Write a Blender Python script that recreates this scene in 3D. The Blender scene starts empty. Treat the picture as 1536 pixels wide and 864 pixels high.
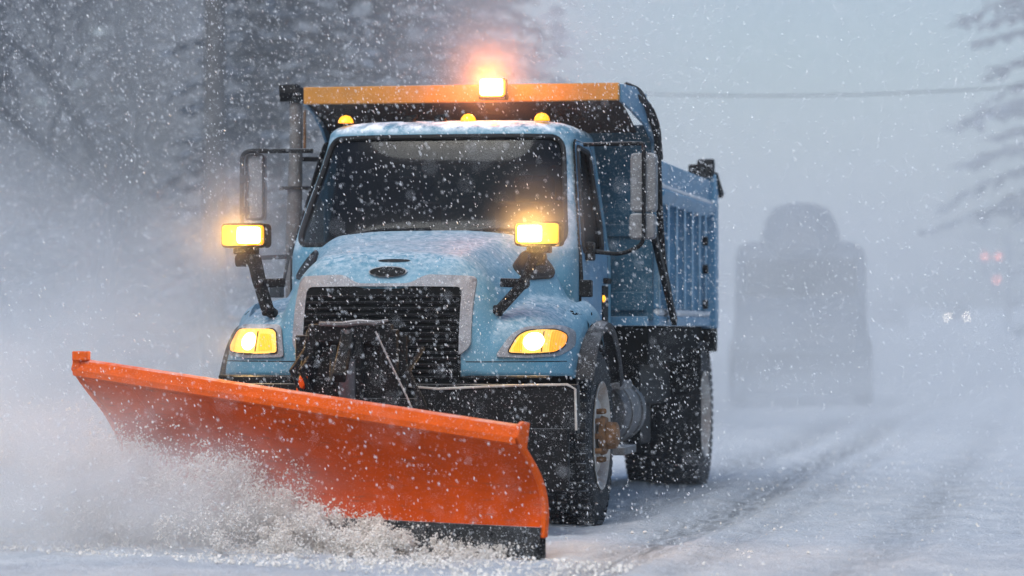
import bpy, bmesh, math, random
from mathutils import Vector, Matrix, noise as mnoise
random.seed(11)
R = math.radians
sc = bpy.context.scene
COL = sc.collection

# ------------------------------------------------------------------ camera, world, sun, exposure
F_PX, IMG_W, IMG_H, HORIZON = 4583.0, 1536.0, 864.0, 495.0
CAM_H = 1.118
cam_d = bpy.data.cameras.new("camera")
cam = bpy.data.objects.new("camera", cam_d)
COL.objects.link(cam)
cam_d.sensor_width = 36.0
cam_d.lens = 36.0 * F_PX / IMG_W
cam_d.clip_start = 0.1
cam_d.clip_end = 3000
cam.location = (0, 0, CAM_H)
cam.rotation_euler = (R(90) + math.atan((HORIZON - IMG_H / 2) / F_PX), 0, 0)
cam_d.dof.use_dof = True
cam_d.dof.focus_distance = 16.9
cam_d.dof.aperture_fstop = 1.7
cam_d.dof.aperture_blades = 8
sc.camera = cam

SUN_EL, SUN_AZ = R(52), R(200)      # azimuth the light comes from, clockwise from +Y
world = bpy.data.worlds.new("World")
sc.world = world
world.use_nodes = True
wn = world.node_tree.nodes
wl = world.node_tree.links
sky = wn.new("ShaderNodeTexSky")
sky.sky_type = 'NISHITA'
sky.sun_disc = False
sky.sun_elevation = SUN_EL
sky.sun_rotation = SUN_AZ
sky.dust_density = 3.0
sky.air_density = 1.2
hs = wn.new("ShaderNodeHueSaturation")
hs.inputs["Saturation"].default_value = 1.2
wl.new(sky.outputs[0], hs.inputs["Color"])
bg = wn["Background"]
bg.inputs["Strength"].default_value = 0.11
tint = wn.new("ShaderNodeMixRGB")          # grey-blue snow sky
tint.blend_type = 'MULTIPLY'
tint.inputs["Fac"].default_value = 1.0
tint.inputs["Color2"].default_value = (0.92, 1.0, 1.05, 1)
wl.new(hs.outputs[0], tint.inputs["Color1"])
wl.new(tint.outputs[0], bg.inputs["Color"])

sun_d = bpy.data.lights.new("sun", 'SUN')
sun_d.energy = 1.2
sun_d.angle = R(45)
sun_d.color = (0.97, 1.0, 1.0)
sun = bpy.data.objects.new("sun", sun_d)
COL.objects.link(sun)
sun.rotation_euler = (R(90) - SUN_EL, 0, R(180) - SUN_AZ)
sun.location = (0, 0, 30)

sc.view_settings.view_transform = 'Standard'
sc.view_settings.look = 'None'
sc.view_settings.exposure = 0.42
sc.view_settings.gamma = 1.0
sc.view_settings.use_curve_mapping = False
sc.render.engine = 'CYCLES'
sc.cycles.use_denoising = True
sc.cycles.volume_bounces = 6
sc.cycles.max_bounces = 9
sc.cycles.transparent_max_bounces = 16
sc.cycles.sample_clamp_indirect = 6.0
sc.cycles.volume_step_rate = 1.0
sc.cycles.volume_max_steps = 96
sc.cycles.use_adaptive_sampling = True
sc.cycles.adaptive_threshold = 0.02

# ------------------------------------------------------------------ truck placement
TH = R(10.5)
TP = Vector((-0.538, 17.69, 0.0))          # ground point under the front axle
XA = Vector((math.cos(TH), -math.sin(TH), 0))
YA = Vector((math.sin(TH), math.cos(TH), 0))
def L2W(x, y, z=0.0):
    return TP + XA * x + YA * y + Vector((0, 0, z))
def W2L(v):
    d = Vector(v) - TP
    return Vector((d.dot(XA), d.dot(YA), d.z))

# ------------------------------------------------------------------ materials
def new_mat(name):
    m = bpy.data.materials.new(name)
    m.use_nodes = True
    return m, m.node_tree.nodes, m.node_tree.links
def bsdf_of(n):
    return n["Principled BSDF"]
def mat(name, col, rough=0.5, metal=0.0, var=0.12, scale=9.0, snow=0.0, snow_lo=0.45, snow_hi=0.95, dirt=0.0,
        dirt_col=(0.25, 0.24, 0.23), bump=0.0, bump_scale=60.0, coat=0.0, stretch=(1, 1, 1), snow_scale=7.0, speckle=0.0, spec=0.35):
    """paint, rubber or metal with uneven tone, road grime and snow that lies on what faces up"""
    m, n, l = new_mat(name)
    b = bsdf_of(n)
    b.inputs["Roughness"].default_value = rough
    b.inputs["Metallic"].default_value = metal
    b.inputs["Specular IOR Level"].default_value = spec
    if coat:
        b.inputs["Coat Weight"].default_value = coat
        b.inputs["Coat Roughness"].default_value = 0.25
    tc = n.new("ShaderNodeTexCoord")
    mp = n.new("ShaderNodeMapping")
    mp.inputs["Scale"].default_value = stretch
    l.new(tc.outputs["Object"], mp.inputs["Vector"])
    nz = n.new("ShaderNodeTexNoise")
    nz.inputs["Scale"].default_value = scale
    nz.inputs["Detail"].default_value = 5
    l.new(mp.outputs[0], nz.inputs["Vector"])
    r = n.new("ShaderNodeValToRGB")
    r.color_ramp.elements[0].position = 0.3
    r.color_ramp.elements[1].position = 0.75
    r.color_ramp.elements[0].color = (*[c * (1 - var) for c in col], 1)
    r.color_ramp.elements[1].color = (*[min(1, c * (1 + var)) for c in col], 1)
    l.new(nz.outputs["Fac"], r.inputs["Fac"])
    out = r.outputs["Color"]
    if dirt:
        nd = n.new("ShaderNodeTexNoise")
        nd.inputs["Scale"].default_value = 3.5
        nd.inputs["Detail"].default_value = 8
        nd.inputs["Roughness"].default_value = 0.7
        l.new(mp.outputs[0], nd.inputs["Vector"])
        rd = n.new("ShaderNodeMapRange")
        rd.inputs["From Min"].default_value = 0.45
        rd.inputs["From Max"].default_value = 0.75
        rd.inputs["To Max"].default_value = dirt
        l.new(nd.outputs["Fac"], rd.inputs["Value"])
        mx = n.new("ShaderNodeMixRGB")
        mx.inputs["Color2"].default_value = (*dirt_col, 1)
        l.new(rd.outputs[0], mx.inputs["Fac"])
        l.new(out, mx.inputs["Color1"])
        out = mx.outputs[0]
    if snow or speckle:
        geo = n.new("ShaderNodeNewGeometry")
        sx = n.new("ShaderNodeSeparateXYZ")
        l.new(geo.outputs["Normal"], sx.inputs[0])
        ns = n.new("ShaderNodeTexNoise")
        ns.inputs["Scale"].default_value = snow_scale
        ns.inputs["Detail"].default_value = 9
        ns.inputs["Roughness"].default_value = 0.72
        l.new(mp.outputs[0], ns.inputs["Vector"])
        a = n.new("ShaderNodeMapRange")
        a.inputs["From Min"].default_value = snow_lo
        a.inputs["From Max"].default_value = snow_hi
        l.new(sx.outputs["Z"], a.inputs["Value"])
        c = n.new("ShaderNodeMapRange")
        c.inputs["From Min"].default_value = 0.40
        c.inputs["From Max"].default_value = 0.62
        l.new(ns.outputs["Fac"], c.inputs["Value"])
        mu = n.new("ShaderNodeMath"); mu.operation = 'MULTIPLY'
        l.new(a.outputs[0], mu.inputs[0]); l.new(c.outputs[0], mu.inputs[1])
        m2 = n.new("ShaderNodeMath"); m2.operation = 'MULTIPLY'
        m2.inputs[1].default_value = snow
        l.new(mu.outputs[0], m2.inputs[0])
        fac = m2.outputs[0]
        if speckle:      # snow crystals stuck to the face
            vo = n.new("ShaderNodeTexNoise")
            vo.inputs["Scale"].default_value = 130
            vo.inputs["Detail"].default_value = 2
            l.new(tc.outputs["Object"], vo.inputs["Vector"])
            vr = n.new("ShaderNodeMapRange")
            vr.inputs["From Min"].default_value = 0.63
            vr.inputs["From Max"].default_value = 0.70
            vr.inputs["To Max"].default_value = speckle
            l.new(vo.outputs["Fac"], vr.inputs["Value"])
            mm = n.new("ShaderNodeMath"); mm.operation = 'MAXIMUM'
            l.new(fac, mm.inputs[0]); l.new(vr.outputs[0], mm.inputs[1])
            fac = mm.outputs[0]
        mx2 = n.new("ShaderNodeMixRGB")
        mx2.inputs["Color2"].default_value = (0.80, 0.83, 0.87, 1)
        l.new(fac, mx2.inputs["Fac"]); l.new(out, mx2.inputs["Color1"])
        out = mx2.outputs[0]
        rr = n.new("ShaderNodeMapRange")
        rr.inputs["To Min"].default_value = rough
        rr.inputs["To Max"].default_value = 0.8
        l.new(fac, rr.inputs["Value"]); l.new(rr.outputs[0], b.inputs["Roughness"])
    l.new(out, b.inputs["Base Color"])
    if bump:
        nb = n.new("ShaderNodeTexNoise")
        nb.inputs["Scale"].default_value = bump_scale
        nb.inputs["Detail"].default_value = 6
        l.new(tc.outputs["Object"], nb.inputs["Vector"])
        bp = n.new("ShaderNodeBump")
        bp.inputs["Strength"].default_value = bump
        bp.inputs["Distance"].default_value = 0.02
        l.new(nb.outputs["Fac"], bp.inputs["Height"])
        l.new(bp.outputs[0], b.inputs["Normal"])
    return m
def emit_mat(name, col, strength, base=(0.8, 0.5, 0.1)):
    m, n, l = new_mat(name)
    b = bsdf_of(n)
    b.inputs["Base Color"].default_value = (*base, 1)
    b.inputs["Roughness"].default_value = 0.3
    b.inputs["Emission Color"].default_value = (*col, 1)
    b.inputs["Emission Strength"].default_value = strength
    tc = n.new("ShaderNodeTexCoord")
    nz = n.new("ShaderNodeTexNoise")
    nz.inputs["Scale"].default_value = 40
    l.new(tc.outputs["Object"], nz.inputs["Vector"])
    mr = n.new("ShaderNodeMapRange")
    mr.inputs["To Min"].default_value = strength * 0.42
    mr.inputs["To Max"].default_value = strength * 1.4
    wv = n.new("ShaderNodeTexWave"); wv.bands_direction = 'X'
    wv.inputs["Scale"].default_value = 28; wv.inputs["Distortion"].default_value = 1.2
    l.new(tc.outputs["Object"], wv.inputs["Vector"])
    ad = n.new("ShaderNodeMixRGB"); ad.inputs["Fac"].default_value = 0.5
    l.new(nz.outputs["Fac"], ad.inputs["Color1"]); l.new(wv.outputs["Fac"], ad.inputs["Color2"])
    l.new(ad.outputs[0], mr.inputs["Value"])
    l.new(mr.outputs[0], b.inputs["Emission Strength"])
    return m
def glass_mat(name, tint, refl=1.0):
    m, n, l = new_mat(name)
    n.remove(bsdf_of(n))
    tr = n.new("ShaderNodeBsdfTransparent"); tr.inputs[0].default_value = (*tint, 1)
    gl = n.new("ShaderNodeBsdfGlossy"); gl.inputs["Roughness"].default_value = 0.08
    gl.inputs["Color"].default_value = (refl, refl, refl, 1)
    lw = n.new("ShaderNodeLayerWeight"); lw.inputs["Blend"].default_value = 0.5
    pw = n.new("ShaderNodeMath"); pw.operation = 'POWER'; pw.inputs[1].default_value = 5.0
    l.new(lw.outputs["Facing"], pw.inputs[0])
    fr = n.new("ShaderNodeMapRange"); fr.inputs["To Min"].default_value = 0.04; fr.inputs["To Max"].default_value = 0.9
    l.new(pw.outputs[0], fr.inputs["Value"])
    df = n.new("ShaderNodeBsdfDiffuse"); df.inputs[0].default_value = (0.75, 0.78, 0.82, 1)
    tc = n.new("ShaderNodeTexCoord")
    nz = n.new("ShaderNodeTexNoise"); nz.inputs["Scale"].default_value = 90; nz.inputs["Detail"].default_value = 3
    l.new(tc.outputs["Object"], nz.inputs["Vector"])
    mr = n.new("ShaderNodeMapRange")
    mr.inputs["From Min"].default_value = 0.62; mr.inputs["From Max"].default_value = 0.72; mr.inputs["To Max"].default_value = 0.07
    l.new(nz.outputs["Fac"], mr.inputs["Value"])
    mx = n.new("ShaderNodeMixShader"); mx2 = n.new("ShaderNodeMixShader")
    l.new(fr.outputs[0], mx.inputs[0]); l.new(tr.outputs[0], mx.inputs[1]); l.new(gl.outputs[0], mx.inputs[2])
    l.new(mr.outputs[0], mx2.inputs[0]); l.new(mx.outputs[0], mx2.inputs[1]); l.new(df.outputs[0], mx2.inputs[2])
    l.new(mx2.outputs[0], n["Material Output"].inputs["Surface"])
    return m

BLUE = (0.090, 0.236, 0.332)
M = {}
M['paint'] = mat('blue_paint', BLUE, 0.48, 0, 0.10, 6, snow=0.62, snow_lo=0.35, snow_hi=1.0, dirt=0.12, dirt_col=(0.35, 0.38, 0.4), stretch=(1.0, 1.6, 1), snow_scale=26, speckle=0.35)
M['cab_paint'] = mat('blue_cab_paint', BLUE, 0.38, 0, 0.10, 6, snow=1.25, snow_lo=0.15, snow_hi=0.7, dirt=0.12, dirt_col=(0.35, 0.38, 0.4), snow_scale=9, speckle=0.35)
M['rib_paint'] = mat('lit_frosted_rib_paint', (0.20, 0.34, 0.46), 0.6, 0, 0.25, 6, snow=0.9, snow_lo=0.3, snow_hi=0.8, dirt=0.3, dirt_col=(0.5, 0.55, 0.6), bump=0.3, speckle=0.6)  # paler blue: light on the rib edges put into colour, with stuck snow
M['box_paint'] = mat('blue_box_paint', (0.082, 0.215, 0.345), 0.45, 0, 0.14, 5, snow=0.9, snow_lo=0.5, snow_hi=0.9, dirt=0.22, dirt_col=(0.3, 0.36, 0.42), bump=0.15, speckle=0.4)
M['black'] = mat('black_metal', (0.007, 0.0075, 0.0085), 0.6, 0, 0.4, 12, snow=0.4, snow_lo=0.8, snow_hi=1.0, dirt=0.03, dirt_col=(0.10, 0.09, 0.08), bump=0.2, speckle=0.22, spec=0.12)
M['dark'] = mat('dark_interior', (0.006, 0.0065, 0.007), 0.85, 0, 0.3, spec=0.08)
M['plastic'] = mat('grey_plastic', (0.15, 0.155, 0.165), 0.5, 0, 0.25, 14, snow=0.6, dirt=0.3, bump=0.3, speckle=0.6)
M['flare'] = mat('flare_plastic', (0.028, 0.029, 0.032), 0.6, 0, 0.3, 14, snow=0.3, snow_lo=0.75, dirt=0.2, dirt_col=(0.12, 0.12, 0.13), bump=0.3, speckle=0.35, spec=0.2)
M['bezel'] = mat('silver_trim', (0.24, 0.245, 0.26), 0.45, 0.3, 0.2, 25, snow=0.7, dirt=0.3, dirt_col=(0.16, 0.16, 0.17), bump=0.4, bump_scale=120, speckle=0.5)
M['rubber'] = mat('tyre_rubber', (0.010, 0.0105, 0.012), 0.8, 0, 0.3, 10, snow=0.4, snow_lo=0.6, dirt=0.10, dirt_col=(0.18, 0.18, 0.19), bump=0.5, speckle=0.45)
M['trim'] = mat('black_rubber_trim', (0.01, 0.01, 0.011), 0.6)
M['rim'] = mat('rusty_rim', (0.46, 0.44, 0.41), 0.6, 0.15, 0.3, 8, dirt=0.75, dirt_col=(0.22, 0.10, 0.045), bump=0.4, speckle=0.3)
M['hub'] = mat('rusty_hub', (0.22, 0.11, 0.05), 0.7, 0.2, 0.5, 18, dirt=0.5, dirt_col=(0.04, 0.035, 0.03), bump=0.4)
M['steel'] = mat('worn_steel', (0.13, 0.13, 0.135), 0.6, 0.2, 0.3, 10, snow=0.6, dirt=0.5, dirt_col=(0.12, 0.09, 0.07), bump=0.3, speckle=0.3)
M['stack'] = mat('exhaust_steel', (0.15, 0.14, 0.135), 0.6, 0.4, 0.3, 12, dirt=0.7, dirt_col=(0.12, 0.07, 0.05), bump=0.4, speckle=0.4)
M['orange'] = mat('orange_paint', (0.60, 0.070, 0.0015), 0.55, 0, 0.16, 5, snow=0.3, snow_lo=0.7, snow_hi=1.0, dirt=0.3, dirt_col=(0.36, 0.035, 0.001), bump=0.25, bump_scale=30, speckle=0.2, spec=0.08)
M['orange_lip'] = mat('lit_orange_lip_paint', (0.66, 0.090, 0.003), 0.55, 0, 0.12, 8, snow=0.35, snow_lo=0.7, dirt=0.12, dirt_col=(0.45, 0.05, 0.01), bump=0.3, speckle=0.25, spec=0.12)  # lighter orange: light on the up-facing lip put into colour
def scrapes(m, col, amount):
    n = m.node_tree.nodes; l = m.node_tree.links; b = bsdf_of(n)
    src = b.inputs["Base Color"].links[0].from_socket
    tc = n.new("ShaderNodeTexCoord"); mp = n.new("ShaderNodeMapping")
    mp.inputs["Rotation"].default_value = (0, 0, R(-26)); mp.inputs["Scale"].default_value = (1.1, 6, 22)
    l.new(tc.outputs["Object"], mp.inputs["Vector"])
    nz = n.new("ShaderNodeTexNoise"); nz.inputs["Scale"].default_value = 2.2; nz.inputs["Detail"].default_value = 9; nz.inputs["Roughness"].default_value = 0.75
    l.new(mp.outputs[0], nz.inputs["Vector"])
    mr = n.new("ShaderNodeMapRange"); mr.inputs["From Min"].default_value = 0.56; mr.inputs["From Max"].default_value = 0.68; mr.inputs["To Max"].default_value = amount
    l.new(nz.outputs["Fac"], mr.inputs["Value"])
    mx = n.new("ShaderNodeMixRGB"); mx.inputs["Color2"].default_value = (*col, 1)
    l.new(mr.outputs[0], mx.inputs["Fac"]); l.new(src, mx.inputs["Color1"]); l.new(mx.outputs[0], b.inputs["Base Color"])
scrapes(M['orange'], (0.15, 0.065, 0.045), 0.6)
scrapes(M['orange_lip'], (0.34, 0.10, 0.05), 0.4)
M['edge'] = mat('rubber_cutting_edge', (0.02, 0.021, 0.023), 0.7, 0, 0.4, 9, snow=0.6, dirt=0.3, bump=0.8, bump_scale=25, speckle=0.9)
M['yellow'] = mat('ochre_paint', (0.46, 0.20, 0.03), 0.5, 0, 0.14, 6, snow=0.3, dirt=0.3, dirt_col=(0.34, 0.16, 0.04), bump=0.2, speckle=0.25)
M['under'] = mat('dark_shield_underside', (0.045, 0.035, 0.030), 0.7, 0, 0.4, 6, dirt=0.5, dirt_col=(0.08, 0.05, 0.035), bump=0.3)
M['glass'] = glass_mat('windshield_glass', (0.50, 0.54, 0.52), 0.6)
M['clear'] = glass_mat('side_glass', (0.45, 0.48, 0.49), 0.3)
M['headboard'] = mat('shaded_blue_paint', (0.030, 0.095, 0.150), 0.5, 0, 0.2, 5, snow=0.5, snow_lo=0.6, dirt=0.35, dirt_col=(0.035, 0.05, 0.06), bump=0.2, speckle=0.3, spec=0.2)  # darker blue: shade under the shield and behind the cab put into colour
M['chrome'] = mat('chrome', (0.6, 0.6, 0.62), 0.2, 1.0, 0.1)
M['amber_hot'] = emit_mat('lamp_core', (1.0, 0.70, 0.28), 11.0)
M['amber'] = emit_mat('amber_lens', (1.0, 0.36, 0.012), 0.85, (0.8, 0.35, 0.02))
M['amber_mid'] = emit_mat('amber_reflector', (1.0, 0.46, 0.06), 0.62, (0.8, 0.5, 0.1))
M['turn'] = emit_mat('turn_lens', (1.0, 0.30, 0.008), 0.8, (0.8, 0.3, 0.02))
M['amber_dim'] = emit_mat('marker_lens', (1.0, 0.42, 0.01), 1.0, (0.8, 0.4, 0.02))
M['head_hot'] = emit_mat('headlight_core', (1.0, 0.72, 0.30), 7.0)
M['beacon_hot'] = emit_mat('beacon_core', (1.0, 0.70, 0.30), 16.0)

# ------------------------------------------------------------------ mesh helpers
class MB:
    def __init__(s):
        s.v = []; s.f = []; s.mi = []; s.cur = 0
    def add(s, vs, fs):
        o = len(s.v)
        s.v += [tuple(p) for p in vs]
        for f in fs:
            s.f.append(tuple(i + o for i in f)); s.mi.append(s.cur)
    def box(s, c, d, rot=None):
        hx, hy, hz = d[0] / 2, d[1] / 2, d[2] / 2
        vs = [Vector((sx * hx, sy * hy, sz * hz)) for sx in (-1, 1) for sy in (-1, 1) for sz in (-1, 1)]
        if rot is not None: vs = [rot @ p for p in vs]
        vs = [p + Vector(c) for p in vs]
        s.add(vs, [(0, 1, 3, 2), (4, 6, 7, 5), (0, 4, 5, 1), (2, 3, 7, 6), (0, 2, 6, 4), (1, 5, 7, 3)])
    def bar(s, a, b, w, h):
        a = Vector(a); b = Vector(b); d = b - a
        q = d.to_track_quat('Y', 'Z').to_matrix()
        s.box((a + b) / 2, (w, d.length, h), q)
    def tube(s, pts, rad, n=10, closed=False, cap=True):
        pts = [Vector(p) for p in pts]; N = len(pts)
        rads = rad if isinstance(rad, (list, tuple)) else [rad] * N
        vs = []; up = None
        for i, p in enumerate(pts):
            if closed: t = pts[(i + 1) % N] - pts[i - 1]
            else: t = pts[min(i + 1, N - 1)] - pts[max(i - 1, 0)]
            t.normalize()
            if up is None:
                up = t.orthogonal().normalized()
            else:
                up = (up - t * up.dot(t)); up = up.normalized() if up.length > 1e-6 else t.orthogonal().normalized()
            w = t.cross(up)
            for k in range(n):
                a = 2 * math.pi * k / n
                vs.append(p + (up * math.cos(a) + w * math.sin(a)) * rads[i])
        fs = []
        for i in range(N if closed else N - 1):
            j = (i + 1) % N
            for k in range(n):
                k2 = (k + 1) % n
                fs.append((i * n + k, i * n + k2, j * n + k2, j * n + k))
        if cap and not closed:
            fs.append(tuple(range(n - 1, -1, -1))); fs.append(tuple((N - 1) * n + k for k in range(n)))
        s.add(vs, fs)
    def lathe(s, prof, c, axis='x', n=40, sgn=1):
        """prof: (along axis, radius)"""
        vs = []; P = len(prof)
        for (a, r) in prof:
            for k in range(n):
                t = 2 * math.pi * k / n
                u, w = r * math.cos(t), r * math.sin(t)
                p = {'x': (a * sgn, u, w), 'y': (u, a * sgn, w), 'z': (u, w, a * sgn)}[axis]
                vs.append(Vector(p) + Vector(c))
        fs = []
        for i in range(P - 1):
            for k in range(n):
                k2 = (k + 1) % n
                fs.append((i * n + k, i * n + k2, (i + 1) * n + k2, (i + 1) * n + k))
        s.add(vs, fs)
    def grid(s, fn, us, vs_, flip=False, keep=None):
        nu, nv = len(us), len(vs_)
        pts = [fn(u, v) for u in us for v in vs_]
        fs = []
        for i in range(nu - 1):
            for j in range(nv - 1):
                if keep and not keep(i, j): continue
                q = (i * nv + j, i * nv + j + 1, (i + 1) * nv + j + 1, (i + 1) * nv + j)
                fs.append(q[::-1] if flip else q)
        s.add(pts, fs)
    def prism(s, poly, fn0, fn1):
        """poly of (a,b) pairs; fn0/fn1 map a pair to the two caps"""
        n = len(poly)
        vs = [fn0(*p) for p in poly] + [fn1(*p) for p in poly]
        fs = [tuple(range(n)), tuple(range(2 * n - 1, n - 1, -1))]
        fs += [(i, n + i, n + (i + 1) % n, (i + 1) % n) for i in range(n)]
        s.add(vs, fs)
    def build(s, name, mats, parent=None, smooth=True, bevel=0.0, solid=0.0, recalc=True, angle=40):
        me = bpy.data.meshes.new(name)
        me.from_pydata(s.v, [], s.f)
        if not isinstance(mats, (list, tuple)): mats = [mats]
        for m in mats: me.materials.append(m)
        if len(mats) > 1: me.polygons.foreach_set("material_index", s.mi)
        if recalc or any(len(f) > 4 for f in s.f):
            bm = bmesh.new(); bm.from_mesh(me)
            bmesh.ops.remove_doubles(bm, verts=bm.verts, dist=1e-5)
            if recalc: bmesh.ops.recalc_face_normals(bm, faces=bm.faces)
            bm.to_mesh(me); bm.free()
        if smooth:
            me.polygons.foreach_set("use_smooth", [True] * len(me.polygons))
            me.set_sharp_from_angle(angle=R(angle))
        me.update()
        o = bpy.data.objects.new(name, me)
        COL.objects.link(o)
        if parent: o.parent = parent
        if solid:
            md = o.modifiers.new("solid", 'SOLIDIFY'); md.thickness = solid; md.offset = -1
            if len(mats) > 1: md.material_offset = 1; md.material_offset_rim = 1
        if bevel:
            md = o.modifiers.new("bevel", 'BEVEL'); md.width = bevel; md.segments = 2; md.limit_method = 'ANGLE'
            md.angle_limit = R(50)
        return o
def clean(poly_pts, r=0.02, k=5):
    """round the corners of a 2-D polygon"""
    out = []; n = len(poly_pts)
    for i in range(n):
        p0, p1, p2 = Vector(poly_pts[i - 1]), Vector(poly_pts[i]), Vector(poly_pts[(i + 1) % n])
        d0 = (p0 - p1); d2 = (p2 - p1)
        rr = min(r, d0.length * .45, d2.length * .45)
        a = p1 + d0.normalized() * rr; b = p1 + d2.normalized() * rr
        for t in range(k + 1):
            u = t / k
            out.append(tuple(a * (1 - u) ** 2 + p1 * 2 * u * (1 - u) + b * u * u))
    return out
def inside(p, poly):
    x, y = p; c = False; n = len(poly)
    for i in range(n):
        x0, y0 = poly[i]; x1, y1 = poly[i - 1]
        if (y0 > y) != (y1 > y) and x < (x1 - x0) * (y - y0) / (y1 - y0) + x0: c = not c
    return c
def offset_poly(poly, d):
    cx = sum(p[0] for p in poly) / len(poly); cy = sum(p[1] for p in poly) / len(poly)
    out = []; n = len(poly)
    area = sum(poly[i - 1][0] * poly[i][1] - poly[i][0] * poly[i - 1][1] for i in range(n))
    sg = 1 if area > 0 else -1
    for i in range(n):
        t = Vector(poly[(i + 1) % n]) - Vector(poly[i - 1])
        nn = Vector((t.y, -t.x)).normalized() * sg
        out.append((poly[i][0] + nn.x * d, poly[i][1] + nn.y * d))
    return out
def empty(name, loc, rz=0.0):
    o = bpy.data.objects.new(name, None)
    COL.objects.link(o)
    o.location = loc; o.rotation_euler = (0, 0, rz); o.empty_display_size = 0.3
    return o
def tag(o, label=None, cat=None, group=None, kind=None):
    if label: o['label'] = label
    if cat: o['category'] = cat
    if group: o['group'] = group
    if kind: o['kind'] = kind
    return o
def lamp(name, kind, loc, col, energy, parent=None, radius=0.05, spot=None, target=None):
    d = bpy.data.lights.new(name, kind); d.color = col; d.energy = energy
    d.shadow_soft_size = radius
    if kind == 'SPOT': d.spot_size = R(spot); d.spot_blend = 0.6
    o = bpy.data.objects.new(name, d); COL.objects.link(o); o.location = loc
    if target is not None: o.rotation_euler = (Vector(target) - Vector(loc)).to_track_quat('-Z', 'Y').to_euler()
    if parent: o.parent = parent
    return o
def smooth01(a, b, x):
    t = min(1, max(0, (x - a) / (b - a))); return t * t * (3 - 2 * t)
def lerp(a, b, t): return a + (b - a) * t
def interp(x, pts):
    if x <= pts[0][0]: return pts[0][1]
    for (x0, y0), (x1, y1) in zip(pts, pts[1:]):
        if x <= x1: return lerp(y0, y1, smooth01(x0, x1, x) * .5 + (x - x0) / (x1 - x0) * .5)
    return pts[-1][1]
def fbm(x, y, z=0.0, o=4):
    return mnoise.fractal(Vector((x, y, z)), 1.0, 2.0, o)

# ================================================================== SETTING
# snow material for road, ground and banks
def snow_ground_mat(name, track=False):
    m, n, l = new_mat(name)
    b = bsdf_of(n); b.inputs["Roughness"].default_value = 0.75
    b.inputs["Subsurface Weight"].default_value = 0.0
    tc = n.new("ShaderNodeTexCoord")
    nz = n.new("ShaderNodeTexNoise"); nz.inputs["Scale"].default_value = 2.2; nz.inputs["Detail"].default_value = 9; nz.inputs["Roughness"].default_value = 0.7
    l.new(tc.outputs["Object"], nz.inputs["Vector"])
    r = n.new("ShaderNodeValToRGB")
    r.color_ramp.elements[0].position = 0.35; r.color_ramp.elements[0].color = (0.62, 0.66, 0.71, 1)
    r.color_ramp.elements[1].position = 0.65; r.color_ramp.elements[1].color = (0.80, 0.82, 0.85, 1)
    l.new(nz.outputs["Fac"], r.inputs["Fac"])
    out = r.outputs[0]
    if track:
        at = n.new("ShaderNodeAttribute"); at.attribute_name = "track"
        mp = n.new("ShaderNodeMapping"); mp.inputs["Scale"].default_value = (9, 1.3, 9)
        l.new(tc.outputs["Object"], mp.inputs["Vector"])
        n2 = n.new("ShaderNodeTexNoise"); n2.inputs["Scale"].default_value = 2.0; n2.inputs["Detail"].default_value = 8; n2.inputs["Roughness"].default_value = 0.7
        l.new(mp.outputs[0], n2.inputs["Vector"])
        mr = n.new("ShaderNodeMapRange"); mr.inputs["From Min"].default_value = 0.34; mr.inputs["From Max"].default_value = 0.62
        l.new(n2.outputs["Fac"], mr.inputs["Value"])
        mu = n.new("ShaderNodeMath"); mu.operation = 'MULTIPLY'
        l.new(at.outputs["Fac"], mu.inputs[0]); l.new(mr.outputs[0], mu.inputs[1])
        mx = n.new("ShaderNodeMixRGB"); mx.inputs["Color2"].default_value = (0.17, 0.185, 0.205, 1)
        l.new(mu.outputs[0], mx.inputs["Fac"]); l.new(out, mx.inputs["Color1"])
        # sandy grit strewn over the packed snow
        n3 = n.new("ShaderNodeTexNoise"); n3.inputs["Scale"].default_value = 5.0; n3.inputs["Detail"].default_value = 10; n3.inputs["Roughness"].default_value = 0.8
        l.new(tc.outputs["Object"], n3.inputs["Vector"])
        m3 = n.new("ShaderNodeMapRange"); m3.inputs["From Min"].default_value = 0.52; m3.inputs["From Max"].default_value = 0.72; m3.inputs["To Max"].default_value = 0.35
        l.new(n3.outputs["Fac"], m3.inputs["Value"])
        mx3 = n.new("ShaderNodeMixRGB"); mx3.inputs["Color2"].default_value = (0.34, 0.29, 0.24, 1)
        l.new(m3.outputs[0], mx3.inputs["Fac"]); l.new(mx.outputs[0], mx3.inputs["Color1"])
        out = mx3.outputs[0]
    l.new(out, b.inputs["Base Color"])
    nb = n.new("ShaderNodeTexNoise"); nb.inputs["Scale"].default_value = 28; nb.inputs["Detail"].default_value = 8; nb.inputs["Roughness"].default_value = 0.65
    l.new(tc.outputs["Object"], nb.inputs["Vector"])
    bp = n.new("ShaderNodeBump"); bp.inputs["Strength"].default_value = 1.0; bp.inputs["Distance"].default_value = 0.05
    l.new(nb.outputs["Fac"], bp.inputs["Height"]); l.new(bp.outputs[0], b.inputs["Normal"])
    return m
M['snow'] = snow_ground_mat('snow')
M['road'] = snow_ground_mat('packed_snow', True)

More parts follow.
